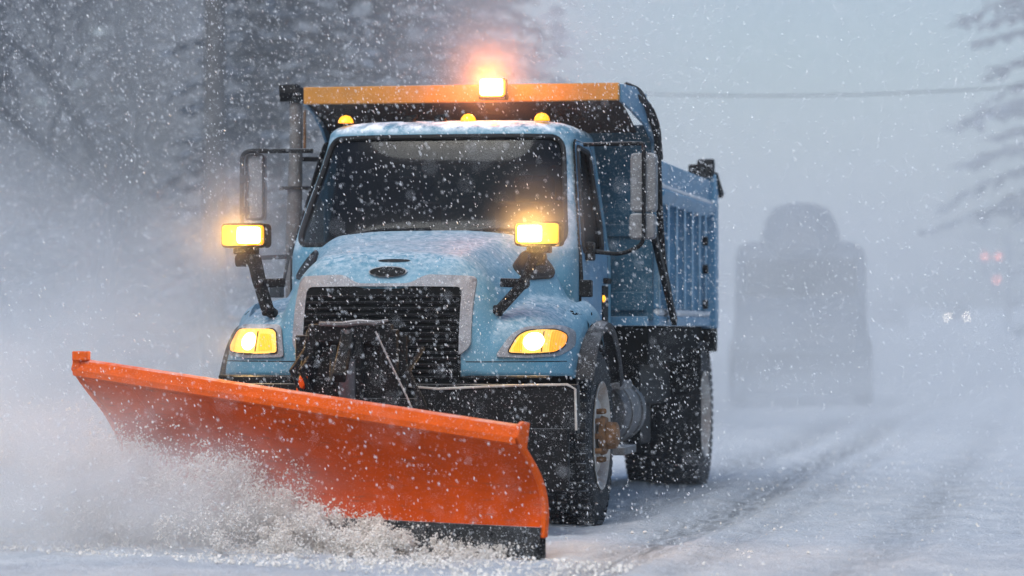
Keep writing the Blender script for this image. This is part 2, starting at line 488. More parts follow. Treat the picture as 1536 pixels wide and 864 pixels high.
def far_rise(y):       # the land climbs gently in the distance
    return 1.35 * smooth01(60, 190, y) + max(0, y - 190) * 0.01
def build_ground():
    mb = MB()
    us = [-420, -200, -110, -70, -50, -36, -26, -19, -14, -10, -7.5] + [x * .75 - 6 for x in range(0, 19)] + [9.5, 12, 15, 19, 25, 34, 48, 70, 110, 200, 420]
    vs = [-60, -30, -17, -9, -4, 0] + [x * 1.5 + 2 for x in range(0, 44)] + [72, 80, 90, 105, 125, 150, 190, 250, 330, 430]
    def fn(u, v):
        w = Vector((u, v, 0)); z = far_rise(v) - 0.03
        if abs(u) > 7: z += fbm(u * .12, v * .12) * .25 * smooth01(7, 16, abs(u)) + 0.4 * smooth01(9, 40, abs(u))
        return (u, v, z)
    mb.grid(fn, us, vs)
    o = mb.build("ground", M['snow'], recalc=False)
    return tag(o, kind='structure')
gr = build_ground()
for p in gr.data.polygons:
    pass
if gr.data.polygons[0].normal.z < 0: gr.data.flip_normals()

RUTS = [(-1.0, .26, .7), (1.0, .26, .6), (1.62, .19, .8), (2.0, .10, .35), (2.80, .18, .4), (-2.1, .2, .4)]
def build_road():
    mb = MB()
    us = [-4.6 + i * .05 for i in range(0, 185)]
    vs = []; v = -13.0
    while v < 12: vs.append(v); v += .06
    while v < 40: vs.append(v); v += .25
    while v < 180: vs.append(v); v += 3
    tr = []
    def fn(u, v):
        wob = .05 * math.sin(v * .21) + .03 * math.sin(v * .53 + 1)
        t = 0.0; dz = 0.0
        for c, w, sg in RUTS:
            d = abs(u - c - wob) / w
            if abs(c) == 1.0 and v < 0: continue
            k = math.exp(-d * d * 1.2)
            t = max(t, k * sg); dz -= .018 * k * sg
            dz += .014 * math.exp(-((d - 1.6) ** 2) * 3) * (1 + .8 * fbm(u * 7, v * 3, 5))
        fx = fbm(u * .8, v * .8) * .014 + fbm(u * 4.5, v * 2.0, 3) * .014 + fbm(u * 14, v * 7, 7, 3) * .009
        edge = smooth01(4.6, 3.6, abs(u))
        w = L2W(u, v)
        tr.append(min(1, t))
        z = far_rise(w.y) + (.012 + fx + dz) * edge - .02 * (1 - edge)
        return (u, v, z)
    mb.grid(fn, us, vs)
    o = mb.build("road", M['road'], recalc=False)
    a = o.data.attributes.new("track", 'FLOAT', 'POINT')
    a.data.foreach_set("value", tr)
    if o.data.polygons[0].normal.z < 0: o.data.flip_normals()
    o.location = TP; o.rotation_euler = (0, 0, -TH)
    return tag(o, kind='structure')
build_road()
def build_bank(name, u0, u1, h, seed):
    mb = MB()
    us = [lerp(u0, u1, i / 22) for i in range(23)]
    vs = [-14 + i * .35 for i in range(140)] + [36 + i * 3 for i in range(45)]
    def fn(u, v):
        t = (u - u0) / (u1 - u0)
        prof = math.sin(math.pi * t) ** 1.3
        z = prof * h * (1 + .45 * fbm(u * .9, v * .5, seed)) + prof * .10 * fbm(u * 3, v * 3, seed)
        z += -0.05 + far_rise(L2W(u, v).y)
        return (u + .3 * fbm(v * .4, seed, 2), v, z)
    mb.grid(fn, us, vs)
    o = mb.build(name, M['snow'], recalc=False)
    if o.data.polygons[0].normal.z < 0: o.data.flip_normals()
    o.location = TP; o.rotation_euler = (0, 0, -TH)
    return tag(o, kind='structure')
build_bank("snowbank", 4.2, 7.6, .45, 3.1)
build_bank("snowbank", -8.0, -4.2, .5, 8.7)

# ------------------------------------------------------------------ trees, pole and wires
M['bark'] = mat('snowy_bark', (0.05, 0.06, 0.08), 0.9, 0, 0.3, 8, snow=0.5, snow_lo=0.2, snow_hi=0.8, bump=0.5)
M['needles'] = mat('snowy_needles', (0.028, 0.058, 0.105), 0.8, 0, 0.3, 3, snow=0.35, snow_lo=0.25, snow_hi=0.9, snow_scale=4)
M['wood'] = mat('weathered_pole', (0.10, 0.10, 0.105), 0.9, 0, 0.2, 6, bump=0.4)
def conifer_meshes(h, seed, spread, low=.08):
    rnd = random.Random(seed)
    t = MB(); c = MB()
    pts = [(.05 * h * .1 * math.sin(i * 1.3 + seed), .03 * math.cos(i), h * i / 9) for i in range(10)]
    t.tube(pts, [max(.03, .022 * h * (1 - i / 9.5)) for i in range(10)], 8)
    z = h * low
    while z < h * .985:
        k = 1 - z / h
        L = spread * (k ** .8) * rnd.uniform(.75, 1.1) + .15
        nb = rnd.randint(5, 7)
        a0 = rnd.uniform(0, 6.28)
        for j in range(nb):
            a = a0 + 6.283 * j / nb + rnd.uniform(-.35, .35)
            LL = L * rnd.uniform(.6, 1.15)
            droop = rnd.uniform(.18, .42)
            d = Vector((math.cos(a), math.sin(a), 0)); sd = Vector((-d.y, d.x, 0))
            bp = [(d * LL * s + Vector((0, 0, z + .12 * LL * s - droop * LL * s * s))) for s in (0, .35, .7, 1)]
            t.tube(bp, [.02 + .012 * LL, .015 + .008 * LL, .012, .006], 4)
            m = int(7 + 9 * LL)
            for q in range(m):
                s = (q + rnd.random()) / m
                p = d * LL * s + Vector((0, 0, z + .12 * LL * s - droop * LL * s * s))
                wd = .28 * LL * (1 - s * .75) + .12
                for sg in (-1, 1):
                    ln = wd * rnd.uniform(.6, 1.3)
                    e = p + sd * sg * ln + d * ln * rnd.uniform(.2, .7) + Vector((0, 0, -ln * rnd.uniform(.1, .5)))
                    dirv = (e - p)
                    nrm = dirv.cross(Vector((rnd.uniform(-.5, .5), rnd.uniform(-.5, .5), 1))).normalized() * rnd.uniform(.06, .13)
                    c.add([p, p.lerp(e, .55) + nrm, e, p.lerp(e, .55) - nrm], [(0, 1, 2, 3)])
        z += h * rnd.uniform(.015, .027) + .06 * k
    return t, c
def conifer(loc, h, seed, spread, label, low=.08):
    root = empty("conifer", loc, random.uniform(0, 6))
    tag(root, label, "tree", "snowy conifers beside the road")
    t, c = conifer_meshes(h, seed, spread, low)
    t.build("trunk", M['bark'], root, recalc=False)
    c.build("crown", M['needles'], root, smooth=False, recalc=False)
    return root
def bare_tree(loc, h, seed, label):
    rnd = random.Random(seed)
    root = empty("bare_tree", loc); tag(root, label, "tree", "bare trees beside the road")
    t = MB(); c = MB()
    def grow(p, d, ln, r, depth):
        pts = [p]; q = Vector(p); dd = Vector(d)
        for i in range(4):
            dd = (dd + Vector((rnd.uniform(-.18, .18), rnd.uniform(-.18, .18), rnd.uniform(-.05, .12)))).normalized()
            q = q + dd * ln / 4; pts.append(q.copy())
        r1 = r * .62
        mb = t if depth < 2 else c
        mb.tube(pts, [lerp(r, r1, i / 4) for i in range(5)], 7 if depth < 2 else 4, cap=False)
        if depth >= 5: return
        nk = 2 if depth == 0 else rnd.randint(3, 4)
        for j in range(nk + 1):
            k = rnd.uniform(.45, 1.0) if depth else rnd.uniform(.6, 1)
            b = pts[min(4, int(k * 4))]
            ax = Vector((rnd.uniform(-1, 1), rnd.uniform(-1, 1), rnd.uniform(-.2, .5))).normalized()
            nd = (dd * .75 + ax * .75).normalized()
            grow(b, nd, ln * rnd.uniform(.55, .78), r1 * rnd.uniform(.55, .85), depth + 1)
    grow(Vector((0, 0, -.1)), Vector((0, 0, 1)), h * .36, h * .022, 0)
    t.build("trunk", M['bark'], root, recalc=False)
    c.build("crown", M['bark'], root, recalc=False)
    return root
def gz(x, y):
    u = x - 0
    return far_rise(y) + (0.4 * smooth01(9, 40, abs(x)) if abs(x) > 7 else 0) - .05
def place(px, Y):       # where a ray through this column meets a plane at that distance
    return (px - 768) / F_PX * Y
bare_tree((place(18, 48), 48, gz(-9, 48)), 12.5, 4, "dark bare tree with steep forking limbs at the far left edge")
bare_tree((place(150, 55), 55, gz(-9, 55)), 13.5, 9, "bare tree standing second from the left edge, beside the dark forked tree")
CON = [(268, 70, 13, 21, 2.6, "pale conifer fading into the snow left of the utility pole"),
       (405, 50, 14, 22, 2.4, "conifer rising behind the passenger mirror, right of the utility pole"),
       (575, 50, 14.5, 23, 2.6, "dark tall conifer above the left half of the dump box"),
       (690, 55, 15, 24, 2.6, "tall conifer behind the amber beacon above the dump box"),
       (95, 64, 15, 28, 3.2, "conifer standing between the two bare trees at the left"),
       (205, 58, 14, 29, 3.0, "conifer just left of the utility pole, beside the pale one"),
       (350, 66, 16, 30, 3.0, "conifer close behind the utility pole on its right side"),
       (470, 68, 16, 31, 3.1, "conifer behind the black exhaust stack outlet"),
       (625, 72, 17, 32, 3.1, "conifer between the two tall ones above the cab roof"),
       (-70, 60, 14, 25, 3.0, "conifer half cut off by the left edge behind the bare trees"),
       (1672, 62, 19, 26, 4.1, "dark conifer with drooping boughs at the right edge"),
       (1705, 75, 17, 27, 3.4, "faint conifer behind the boughs at the right edge")]
for px, Y, h, sd, sp, lb in CON:
    x = place(px, Y); conifer((x, Y, gz(x, Y)), h, sd, sp, lb, .20 if sd == 26 else .08)
# far woods that read as one mass
def woods():
    mb = MB(); rnd = random.Random(5)
    for i in range(110):
        Y = rnd.uniform(85, 120); x = rnd.uniform(-26, 1.5) if i < 92 else rnd.uniform(20, 34)
        h = rnd.uniform(11, 21); z0 = gz(x, Y)
        for k in range(60):
            z = h * (k / 60) ** .9; r = (1 - z / h) * h * .2 + .1
            a = rnd.uniform(0, 6.28); p = Vector((x, Y, z0 + z))
            e = p + Vector((math.cos(a) * r, math.sin(a) * r, -r * .4))
            s = Vector((-math.sin(a), math.cos(a), 0)) * r * .35
            mb.add([p, p.lerp(e, .6) + s, e, p.lerp(e, .6) - s], [(0, 1, 2, 3)])
    o = mb.build("distant_woods", M['needles'], smooth=False, recalc=False)
    tag(o, "far wood of snowy conifers dissolving in the snowfall", "woods", kind='stuff')
woods()
POLE = Vector((place(319, 43), 43, 0))
pr = empty("utility_pole", POLE); tag(pr, "weathered wooden utility pole standing left of the plow truck", "pole")
mb = MB(); mb.tube([(0, 0, -.3), (0.03, 0, 4), (.02, 0, 9.6)], [.19, .165, .13], 14); mb.build("pole_shaft", M['wood'], pr)
mb = MB(); mb.box((0, -.12, 9.1), (2.2, .09, .11)); mb.bar((-.6, -.1, 9.05), (0, -.1, 8.4), .03, .03); mb.bar((.6, -.1, 9.05), (0, -.1, 8.4), .03, .03); mb.build("crossarm", M['wood'], pr, bevel=.005)
for x in (-1, -.5, .5, 1):
    mb = MB(); mb.lathe([(0, .0), (0, .035), (.05, .05), (.08, .03), (.12, .045), (.15, .02), (.15, 0)], (x, -.12, 9.155), 'z', 12); mb.build("insulator", M['plastic'], pr)
P2 = Vector((13.5, 34, 0))
pr2 = empty("utility_pole", P2); tag(pr2, "wooden utility pole beyond the right edge that carries the overhead wires", "pole")
mb = MB(); mb.tube([(0, 0, -.3), (0.03, 0, 4), (.02, 0, 9.0)], [.15, .125, .10], 14); mb.build("pole_shaft", M['wood'], pr2)
def wire(a, b, sag, label):
    a = Vector(a); b = Vector(b); pts = []
    for i in range(33):
        t = i / 32; p = a.lerp(b, t); p.z -= sag * 4 * t * (1 - t); pts.append(p)
    mb = MB(); mb.tube(pts, .008, 6); o = mb.build("overhead_wire", M['black'])
    tag(o, label, "wire", "overhead wires across the road")
def pt(px, py, Y): return Vector(((px - 768) / F_PX * Y, Y, CAM_H + (HORIZON - py) / F_PX * Y))
wire(POLE + Vector((.5, -.12, 5.0)), P2 + Vector((-.1, 0, 5.0)), .9, "lower overhead wire crossing the pale sky at the upper right")
wire(POLE + Vector((1.0, -.12, 9.0)), P2 + Vector((-.1, 0, 8.2)), 1.6, "upper overhead wire reaching the top edge right of the dump box")

# ================================================================== THE SNOWPLOW TRUCK
truck = empty("snowplow_truck", TP, -TH)
tag(truck, "light blue snowplow dump truck with orange blade and lit amber lamps", "snowplow")

# ---- hood
def hood_yf(x):
    a = min(1, abs(x) / 1.03)
    return -1.0 + .66 * (1 - (1 - a ** 3.2) ** (1 / 2.2))
def fender_w(y): return interp(y, [(-.5, 1.0), (0.0, 1.045), (.35, 1.03), (.7, .93)])
def arch_z(y):
    d2 = .60 ** 2 - (y - .05) ** 2
    return max(.865, .51 + math.sqrt(d2)) if d2 > 0 else .865
def dome_top(x, y):
    hc = interp(y, [(-1.0, 1.50), (-.7, 1.555), (-.3, 1.615), (.2, 1.70)])
    w = interp(y, [(-1.0, .60), (-.6, .645), (-.2, .71), (.2, .86)])
    a = abs(x) / w
    if a >= 1: return 0
    return .86 + (hc - .86) * (1 - a ** 4.2) ** (1 / 2.6) + .012 * math.exp(-((abs(x) - w * .62) / .07) ** 2)
def fend_top(x, y):
    hf = interp(y, [(-1.0, 1.20), (-.6, 1.235), (-.15, 1.325), (.25, 1.345), (.7, 1.20)])
    w = fender_w(y); a = min(1, abs(x) / w)
    zb = max(.865, arch_z(y)) if abs(x) > .9 * w else .865
    return zb + (hf - zb) * (1 - a ** 6.5) ** (1 / 3.0)
def smax(a, b, k):
    h = max(k - abs(a - b), 0) / k
    return max(a, b) + h * h * k * .25
def hood_T(x, y): return smax(dome_top(x, y), fend_top(x, y), .14)
def hood_z(x, y):
    d = y - hood_yf(x); r = lerp(.34, .40, smooth01(.5, .9, abs(x)))
    T = hood_T(x, y); zb = .865
    if d >= r: return T
    p = 2.5
    return zb + (T - zb) * max(0, 1 - (1 - max(0, d) / r) ** p) ** (1 / p)
def hood_y(x, z):
    lo = hood_yf(x); hi = lo + .4
    for _ in range(26):
        mid = (lo + hi) / 2
        if hood_z(x, mid) < z: lo = mid
        else: hi = mid
    return hi
def hood_x(y, z, sg=1):
    lo, hi = .3, 1.1
    for _ in range(26):
        mid = (lo + hi) / 2
        if dome_top(mid, y) > z: lo = mid
        else: hi = mid
    return sg * lo
def build_hood():
    mb = MB()
    NX, NY = 161, 84
    def fn(i, j):
        s = -1 + 2 * i / (NX - 1)
        a = abs(s); a = a * (1 + .0 * a)
        x = math.copysign(math.sin(a * math.pi / 2) ** 1.0 * .75 + a * .25, s)     # denser towards the sides
        yf = hood_yf(min(1, abs(x)) * 1.0)
        yr = lerp(.22, .70, smooth01(.80, .90, abs(x)))
        t = j / (NY - 1)
        if t < .5: d = .4 * (1 - math.cos(t / .5 * math.pi / 2)); y = yf + d
        else: y = lerp(yf + .4, yr, (t - .5) / .5)
        xx = x * fender_w(y) * lerp(1.0, 1.0, abs(x))
        yy = y
        if t < .5: yy = hood_yf(xx) + d
        z = hood_z(xx, yy)
        if j == 0: z = .865
        if abs(x) > .995: z = arch_z(yy)
        return (xx, yy, z)
    mb.grid(fn, range(NX), range(NY))
    o = mb.build("hood", [M['paint'], M['dark']], truck, recalc=False, angle=60)
    if sum(p.normal.z for p in o.data.polygons) < 0: o.data.flip_normals()
    md = o.modifiers.new("solid", 'SOLIDIFY'); md.thickness = .015; md.offset = -1; md.material_offset = 1
    return o
hood = build_hood()
# grille opening: dark plate proud of the face, recess shade put into colour
GX0, GX1 = -.455, .455
grille_poly = clean([(-.445, .80), (.445, .80), (.445, 1.36), (.20, 1.365), (.10, 1.345), (-.10, 1.345), (-.20, 1.365), (-.445, 1.36)], .05)
def face(x, z, off): return (x, hood_y(x, max(.87, z)) - off, z)
def plate(poly, off, thick, fn=face, nseg=None):
    """a thin curved panel lying on the hood: triangulated so that it follows the surface"""
    bm = bmesh.new()
    vs = [bm.verts.new((p[0], p[1], 0)) for p in poly]
    f = bm.faces.new(vs)
    bmesh.ops.triangulate(bm, faces=[f])
    xs = [p[0] for p in poly]
    lo, hi = min(xs), max(xs); n = max(2, int((hi - lo) / .03))
    for k in range(1, n):
        x = lo + (hi - lo) * k / n
        bmesh.ops.bisect_plane(bm, geom=bm.verts[:] + bm.edges[:] + bm.faces[:], plane_co=(x, 0, 0), plane_no=(1, 0, 0))
    zs = [p[1] for p in poly]; lo, hi = min(zs), max(zs); n = max(2, int((hi - lo) / .04))
    for k in range(1, n):
        z = lo + (hi - lo) * k / n
        bmesh.ops.bisect_plane(bm, geom=bm.verts[:] + bm.edges[:] + bm.faces[:], plane_co=(0, z, 0), plane_no=(0, 1, 0))
    bmesh.ops.remove_doubles(bm, verts=bm.verts, dist=1e-4)
    mb = MB()
    bm.verts.index_update()
    P = [(v.co.x, v.co.y) for v in bm.verts]
    fs = [tuple(v.index for v in f.verts) for f in bm.faces]
    edges = [(e.verts[0].index, e.verts[1].index) for e in bm.edges if len(e.link_faces) == 1]
    bm.free()
    N = len(P)
    mb.add([fn(x, z, off + thick) for x, z in P] + [fn(x, z, off) for x, z in P],
           fs + [tuple(i + N for i in f[::-1]) for f in fs] + [(a, b, b + N, a + N) for a, b in edges])
    return mb
gp = plate(grille_poly, .004, .012).build("grille", M['dark'], hood)
mb = MB()
for i in range(15):
    z = .86 + i * .034
    if z > 1.335: break
    pts = [face(x / 20 * .425, z, .028) for x in range(-20, 21)]
    mb.tube(pts, .0085, 6)
mb.build("grille_bar", M['black'], hood)
# silver surround: outer outline has two raised shoulders and a low middle
outer = clean([(-.445, .985), (-.50, 1.03), (-.50, 1.415), (-.235, 1.425), (-.15, 1.375), (.15, 1.375), (.235, 1.425), (.50, 1.415), (.50, 1.03), (.445, .985),
               (.437, .985), (.437, 1.355), (.20, 1.358), (-.20, 1.358), (-.437, 1.355), (-.437, .985)], .035)
plate(outer, .004, .022).build("grille_surround", M['bezel'], hood, angle=50)
# emblem (blank dark oval with bright edge) and slit vent above it
def oval(cx, cz, a, b, n=28): return [(cx + a * math.cos(2 * math.pi * k / n), cz + b * math.sin(2 * math.pi * k / n)) for k in range(n)]
plate(oval(.015, 1.44, .108, .031), .004, .012).build("emblem_rim", M['bezel'], hood)
plate(oval(.015, 1.44, .10, .026), .012, .012).build("emblem", M['black'], hood)
plate(oval(.035, 1.503, .09, .008), .002, .006).build("hood_vent", M['trim'], hood)
# shut line above the lower valance
for sg in (-1, 1):
    mb = MB(); mb.tube([face(sg * (.47 + .5 * k / 14), .945, .0) for k in range(15)], .003, 5); mb.build("valance_seam", M['trim'], hood)
# fender side vents
def dome_pt(y, z, off, sg): return (hood_x(y, z) * sg + off * sg, y, z)
for sg in (-1, 1):
    poly = clean([(-.20, 1.475), (.02, 1.565), (.17, 1.585), (.185, 1.46), (.12, 1.425), (-.14, 1.41)], .05)
    plate(poly, .004, .010, fn=lambda y, z, off, s=sg: dome_pt(y, z, off, s)).build("fender_vent", M['black'], hood)
    mb = MB(); mb.tube([dome_pt(y, z, .008, sg) for y, z in poly], .010, 6, closed=True); mb.build("vent_trim", M['trim'], hood)
# headlights
def headlight(sg):
    def px(p): return [(sg * a, b) for a, b in p]
    if sg > 0:
        body = [(.625, .972), (.70, 1.095), (.76, 1.138), (.92, 1.148), (.985, 1.115), (.99, 1.02), (.945, .975), (.78, .965)]
        lens = [(.69, .993), (.735, 1.09), (.78, 1.118), (.91, 1.124), (.958, 1.095), (.962, 1.03), (.925, .995), (.80, .987)]
        ch = [(.715, 1.005), (.752, 1.085), (.765, 1.09), (.765, 1.0)]
    else:        # the lamp on the truck's right reaches further in towards the grille
        body = [(.550, .968), (.580, 1.12), (.615, 1.150), (.92, 1.152), (.985, 1.115), (.99, 1.02), (.945, .975), (.78, .963)]
        lens = [(.590, .990), (.612, 1.105), (.640, 1.126), (.91, 1.127), (.958, 1.095), (.962, 1.03), (.925, .995), (.80, .986)]
        ch = [(.625, 1.010), (.642, 1.095), (.715, 1.10), (.715, 1.006)]
    body = clean(px(body), .03); lens = clean(px(lens), .025); ch = clean(px(ch), .012)
    hl = plate(body, .004, .014).build("headlight", M['bezel'], truck, angle=50)
    plate(lens, .012, .014).build("reflector", M['amber_mid'], hl)
    bc = .818 if sg > 0 else .79
    plate([(sg * bc + .050 * math.cos(t * .2618), 1.056 + .050 * math.sin(t * .2618)) for t in range(24)], .022, .012).build("bulb", M['head_hot'], hl)
    ts = clean(px([(.895, .998), (.895, 1.115), (.93, 1.112), (.957, 1.088), (.960, 1.035), (.925, 1.0)]), .02)
    plate(ts, .022, .010).build("turn_signal", M['turn'], hl)
    plate(ch, .022, .010).build("inner_lens", M['amber'], hl)
    mb = MB(); mb.tube([face(sg * (.86 if sg > 0 else .735), z, .030) for z in (1.0, 1.03, 1.06, 1.09, 1.11)], .003, 5); mb.build("lens_divider", M['trim'], hl)
    mb = MB(); mb.tube([face(x, z, .026) for x, z in lens], .004, 5, closed=True); mb.build("lens_edge", M['trim'], hl)
    c = face(sg * .82, 1.056, .12)
    lamp("headlight_glow", 'SPOT', c, (1, .62, .22), 22, hl, .05, 150, (c[0] + sg * .2, c[1] - 3, c[2] - .1))
    return hl
headlight(1); headlight(-1)
# wheel-arch flares and inner liners
for sg in (-1, 1):
    mb = MB()
    def fl(i, j, s=sg):
        a = math.pi * (.17 + .68 * i / 36)
        rr = [.585, .645, .665, .65, .60][j]; xx = ([1.00, 1.00, 1.06, 1.105, 1.095] if s > 0 else [1.0, 1.0, 1.03, 1.055, 1.045])[j]
        return (s * xx, .05 - math.cos(a) * rr, .51 + math.sin(a) * rr)
    mb.grid(fl, range(37), range(5)); mb.build("fender_flare", M['flare'], truck, solid=.008)
    mb = MB()
    mb.grid(lambda i, j, s=sg: (s * [.55, 1.0][j], .05 - math.cos(math.pi * i / 30) * .60, .51 + math.sin(math.pi * i / 30) * .60), range(31), range(2))
    mb.build("wheel_well", M['dark'], truck)
mb = MB(); mb.lathe([(0, .0), (0, .022), (.012, .018), (.02, 0)], (1.03, .30, 1.30), 'x', 14); mb.build("side_marker", M['amber_dim'], truck)

# ---- cab shell
def cab_prof(z):
    """front y, half width, rear y at height z"""
    if z <= 2.30:
        return (interp(z, [(1.58, .16), (2.30, .66)]) if z > 1.58 else .16), (.875 if z < 1.55 else lerp(.875, .765, (z - 1.55) / .75)), 1.62
    k = math.sqrt(max(0, 1 - ((z - 2.30) / .085) ** 2))
    return .66 + .22 * (1 - k), .765 - .16 * (1 - k), 1.62 - .15 * (1 - k)
def cab_front(xw, z):        # point of the curved front at x/w
    yF, w, yR = cab_prof(z); n = 3.3; b = .40
    a = min(1, abs(xw)); s = a ** (n / 2)
    y = yF + b - b * max(0, 1 - s * s) ** (1 / n)
    return Vector((xw * w, y, z))
def cab_side(y, z, sg, off=0.0):
    yF, w, yR = cab_prof(z); return Vector((sg * (w + off), y, z))
zs = [.78, .9, 1.05, 1.2, 1.35, 1.5] + [1.56 + i * .0125 for i in range(60)] + [2.305 + .085 * math.sin(math.pi / 2 * k / 8) for k in range(9)]
fx = [math.copysign(1 - (1 - abs(t)) ** 1.6, t) for t in [-1 + i / 50 for i in range(101)]]
ws_poly = clean([(-.945, 1.615), (.945, 1.615), (.93, 2.285), (-.93, 2.285)], .10, 8)
sw_poly = clean([(.50, 1.585), (1.28, 1.60), (1.34, 1.75), (1.30, 2.21), (.86, 2.225)], .07, 6)
cab_mb = MB()
cab_mb.grid(lambda i, j: cab_front(fx[i], zs[j]), range(len(fx)), range(len(zs)),
            keep=lambda i, j: not inside(((fx[i] + fx[i + 1]) / 2, (zs[j] + zs[j + 1]) / 2), ws_poly))
NS = 56
for sg in (-1, 1):
    def sidep(i, j, s=sg):
        yF, w, yR = cab_prof(zs[j]); y = lerp(yF + .40, yR, i / NS); return (s * w, y, zs[j])
    def keep(i, j, s=sg):
        a = sidep(i, j); b = sidep(i + 1, j + 1)
        return not inside(((a[1] + b[1]) / 2, (a[2] + b[2]) / 2), sw_poly)
    cab_mb.grid(sidep, range(NS + 1), range(len(zs)), flip=sg < 0, keep=keep)
cab_mb.grid(lambda i, j: (lerp(-1, 1, i / 10) * cab_prof(zs[j])[1], cab_prof(zs[j])[2], zs[j]), range(11), range(len(zs)), flip=True,
            keep=lambda i, j: not (2 <= i <= 7 and 1.75 < zs[j] < 2.15))
# roof cap
zt = zs[-1]; yF, w, yR = cab_prof(zt)
ring = [cab_front(f, zt) for f in fx] + [Vector((w, yR, zt)), Vector((-w, yR, zt))]
cab_mb.add(ring + [Vector((0, 1.2, zt + .012))], [(i, (i + 1) % len(ring), len(ring)) for i in range(len(ring))])
cab = cab_mb.build("cab", [M['cab_paint'], M['dark']], truck, solid=.02, angle=50)
def glass_front():
    mb = MB()
    n = len(fx)
    zz = [1.60 + i * .0125 for i in range(57)]
    mb.grid(lambda i, j: cab_front(fx[i] * .995, zz[j]) + Vector((0, .012, 0)), range(n), range(len(zz)),
            keep=lambda i, j: inside(((fx[i] + fx[i + 1]) / 2, (zz[j] + zz[j + 1]) / 2), offset_poly(ws_poly, .012)))
    return mb.build("windshield", M['glass'], cab, recalc=False)
glass_front()
def resample(poly, d=.03):
    out = []; n = len(poly)
    for i in range(n):
        a = Vector(poly[i]); b = Vector(poly[(i + 1) % n]); k = max(1, int((b - a).length / d))
        out += [tuple(a.lerp(b, t / k)) for t in range(k)]
    return out
mb = MB(); mb.tube([cab_front(a, z) + Vector((0, .0, 0)) for a, z in resample(offset_poly(ws_poly, -.006))], .015, 8, closed=True); mb.build("windshield_seal", M['trim'], cab)
# rear window glass
mb = MB(); mb.grid(lambda i, j: (lerp(-.52, .52, i), 1.615, lerp(1.73, 2.17, j)), range(2), range(2)); mb.build("rear_window", M['clear'], cab)
# dark band (sun-strip) behind the top of the windshield and wipers
for x0, x1 in ((-.55, .02), (.10, .66)):
    mb = MB(); a = cab_front(x0 / .87, 1.66) + Vector((0, -.03, 0)); b = cab_front(x1 / .87, 1.705) + Vector((0, -.03, 0))
    mb.tube([a, a.lerp(b, .5) + Vector((0, -.012, .02)), b], .011, 6)
    mb.tube([b + Vector((0, .0, -.0)), b + Vector((.03, -.03, -.07))], .013, 6); mb.build("wiper", M['black'], cab)
# roof marker lights, two small unlit fixtures
for x, lit in ((-.64, 1), (.122, 1), (.575, 1), (-.24, 0), (-.05, 0)):
    base = Vector((x, .84, 2.372)); base.z += .010
    mb = MB()
    mb.lathe([(0, .048), (.012, .046), (.025, .04), (.04, .026), (.047, 0)] if lit else [(0, .04), (.022, .036), (.036, .026), (.036, 0)], base, 'z', 16)
    o = mb.build("marker_light" if lit else "roof_fixture", M['amber_dim'] if lit else M['black'], cab)
    if not lit:
        mb = MB(); mb.bar(base + Vector((-.03, -.02, .02)), base + Vector((.05, -.02, .035)), .018, .02); mb.build("fixture_bracket", M['black'], cab)
# doors: slightly proud side panels, with window, handle
for sg in (-1, 1):
    dp = clean([(.42, .95), (1.45, .82), (1.47, 2.20), (1.40, 2.262), (.83, 2.262), (.44, 1.60)], .06, 6)
    ys = [.36 + i * .0175 for i in range(65)]; dz = [.80 + i * .0175 for i in range(86)]
    mb = MB()
    mb.grid(lambda i, j, s=sg: cab_side(ys[i], dz[j], s, .006), range(len(ys)), range(len(dz)), flip=sg > 0,
            keep=lambda i, j: inside(((ys[i] + ys[i + 1]) / 2, (dz[j] + dz[j + 1]) / 2), dp) and not inside(((ys[i] + ys[i + 1]) / 2, (dz[j] + dz[j + 1]) / 2), sw_poly))
    door = mb.build("door", [M['box_paint'], M['dark']], truck, recalc=False, solid=.012)
    mb = MB()
    mb.grid(lambda i, j, s=sg: cab_side(ys[i], dz[j], s, -.006), range(len(ys)), range(len(dz)), flip=sg > 0,
            keep=lambda i, j: inside(((ys[i] + ys[i + 1]) / 2, (dz[j] + dz[j + 1]) / 2), offset_poly(sw_poly, .02)))
    mb.build("window", M['clear'], door, recalc=False)
    mb = MB(); mb.tube([cab_side(y, z, sg, .008) for y, z in resample(sw_poly)], .016, 6, closed=True); mb.build("window_seal", M['trim'], door)
    mb = MB(); mb.tube([cab_side(y, z, sg, .004) for y, z in resample(dp)], .004, 5, closed=True); mb.build("door_seam", M['trim'], door)
    mb = MB(); mb.box(cab_side(1.35, 1.42, sg, .02), (.03, .16, .035)); mb.build("handle", M['black'], door, bevel=.008)
    mb = MB(); mb.box(cab_side(1.32, 1.27, sg, .010), (.012, .20, .24)); mb.build("door_lower_panel", M['black'], door, bevel=.004)
    mb = MB(); mb.box((sg * .93, .30, 1.36), (.07, .09, .10)); mb.bar((sg * .90, .34, 1.40), (sg * .875, .42, 1.62), .018, .018); mb.build("door_hinge", M['black'], door, bevel=.008)
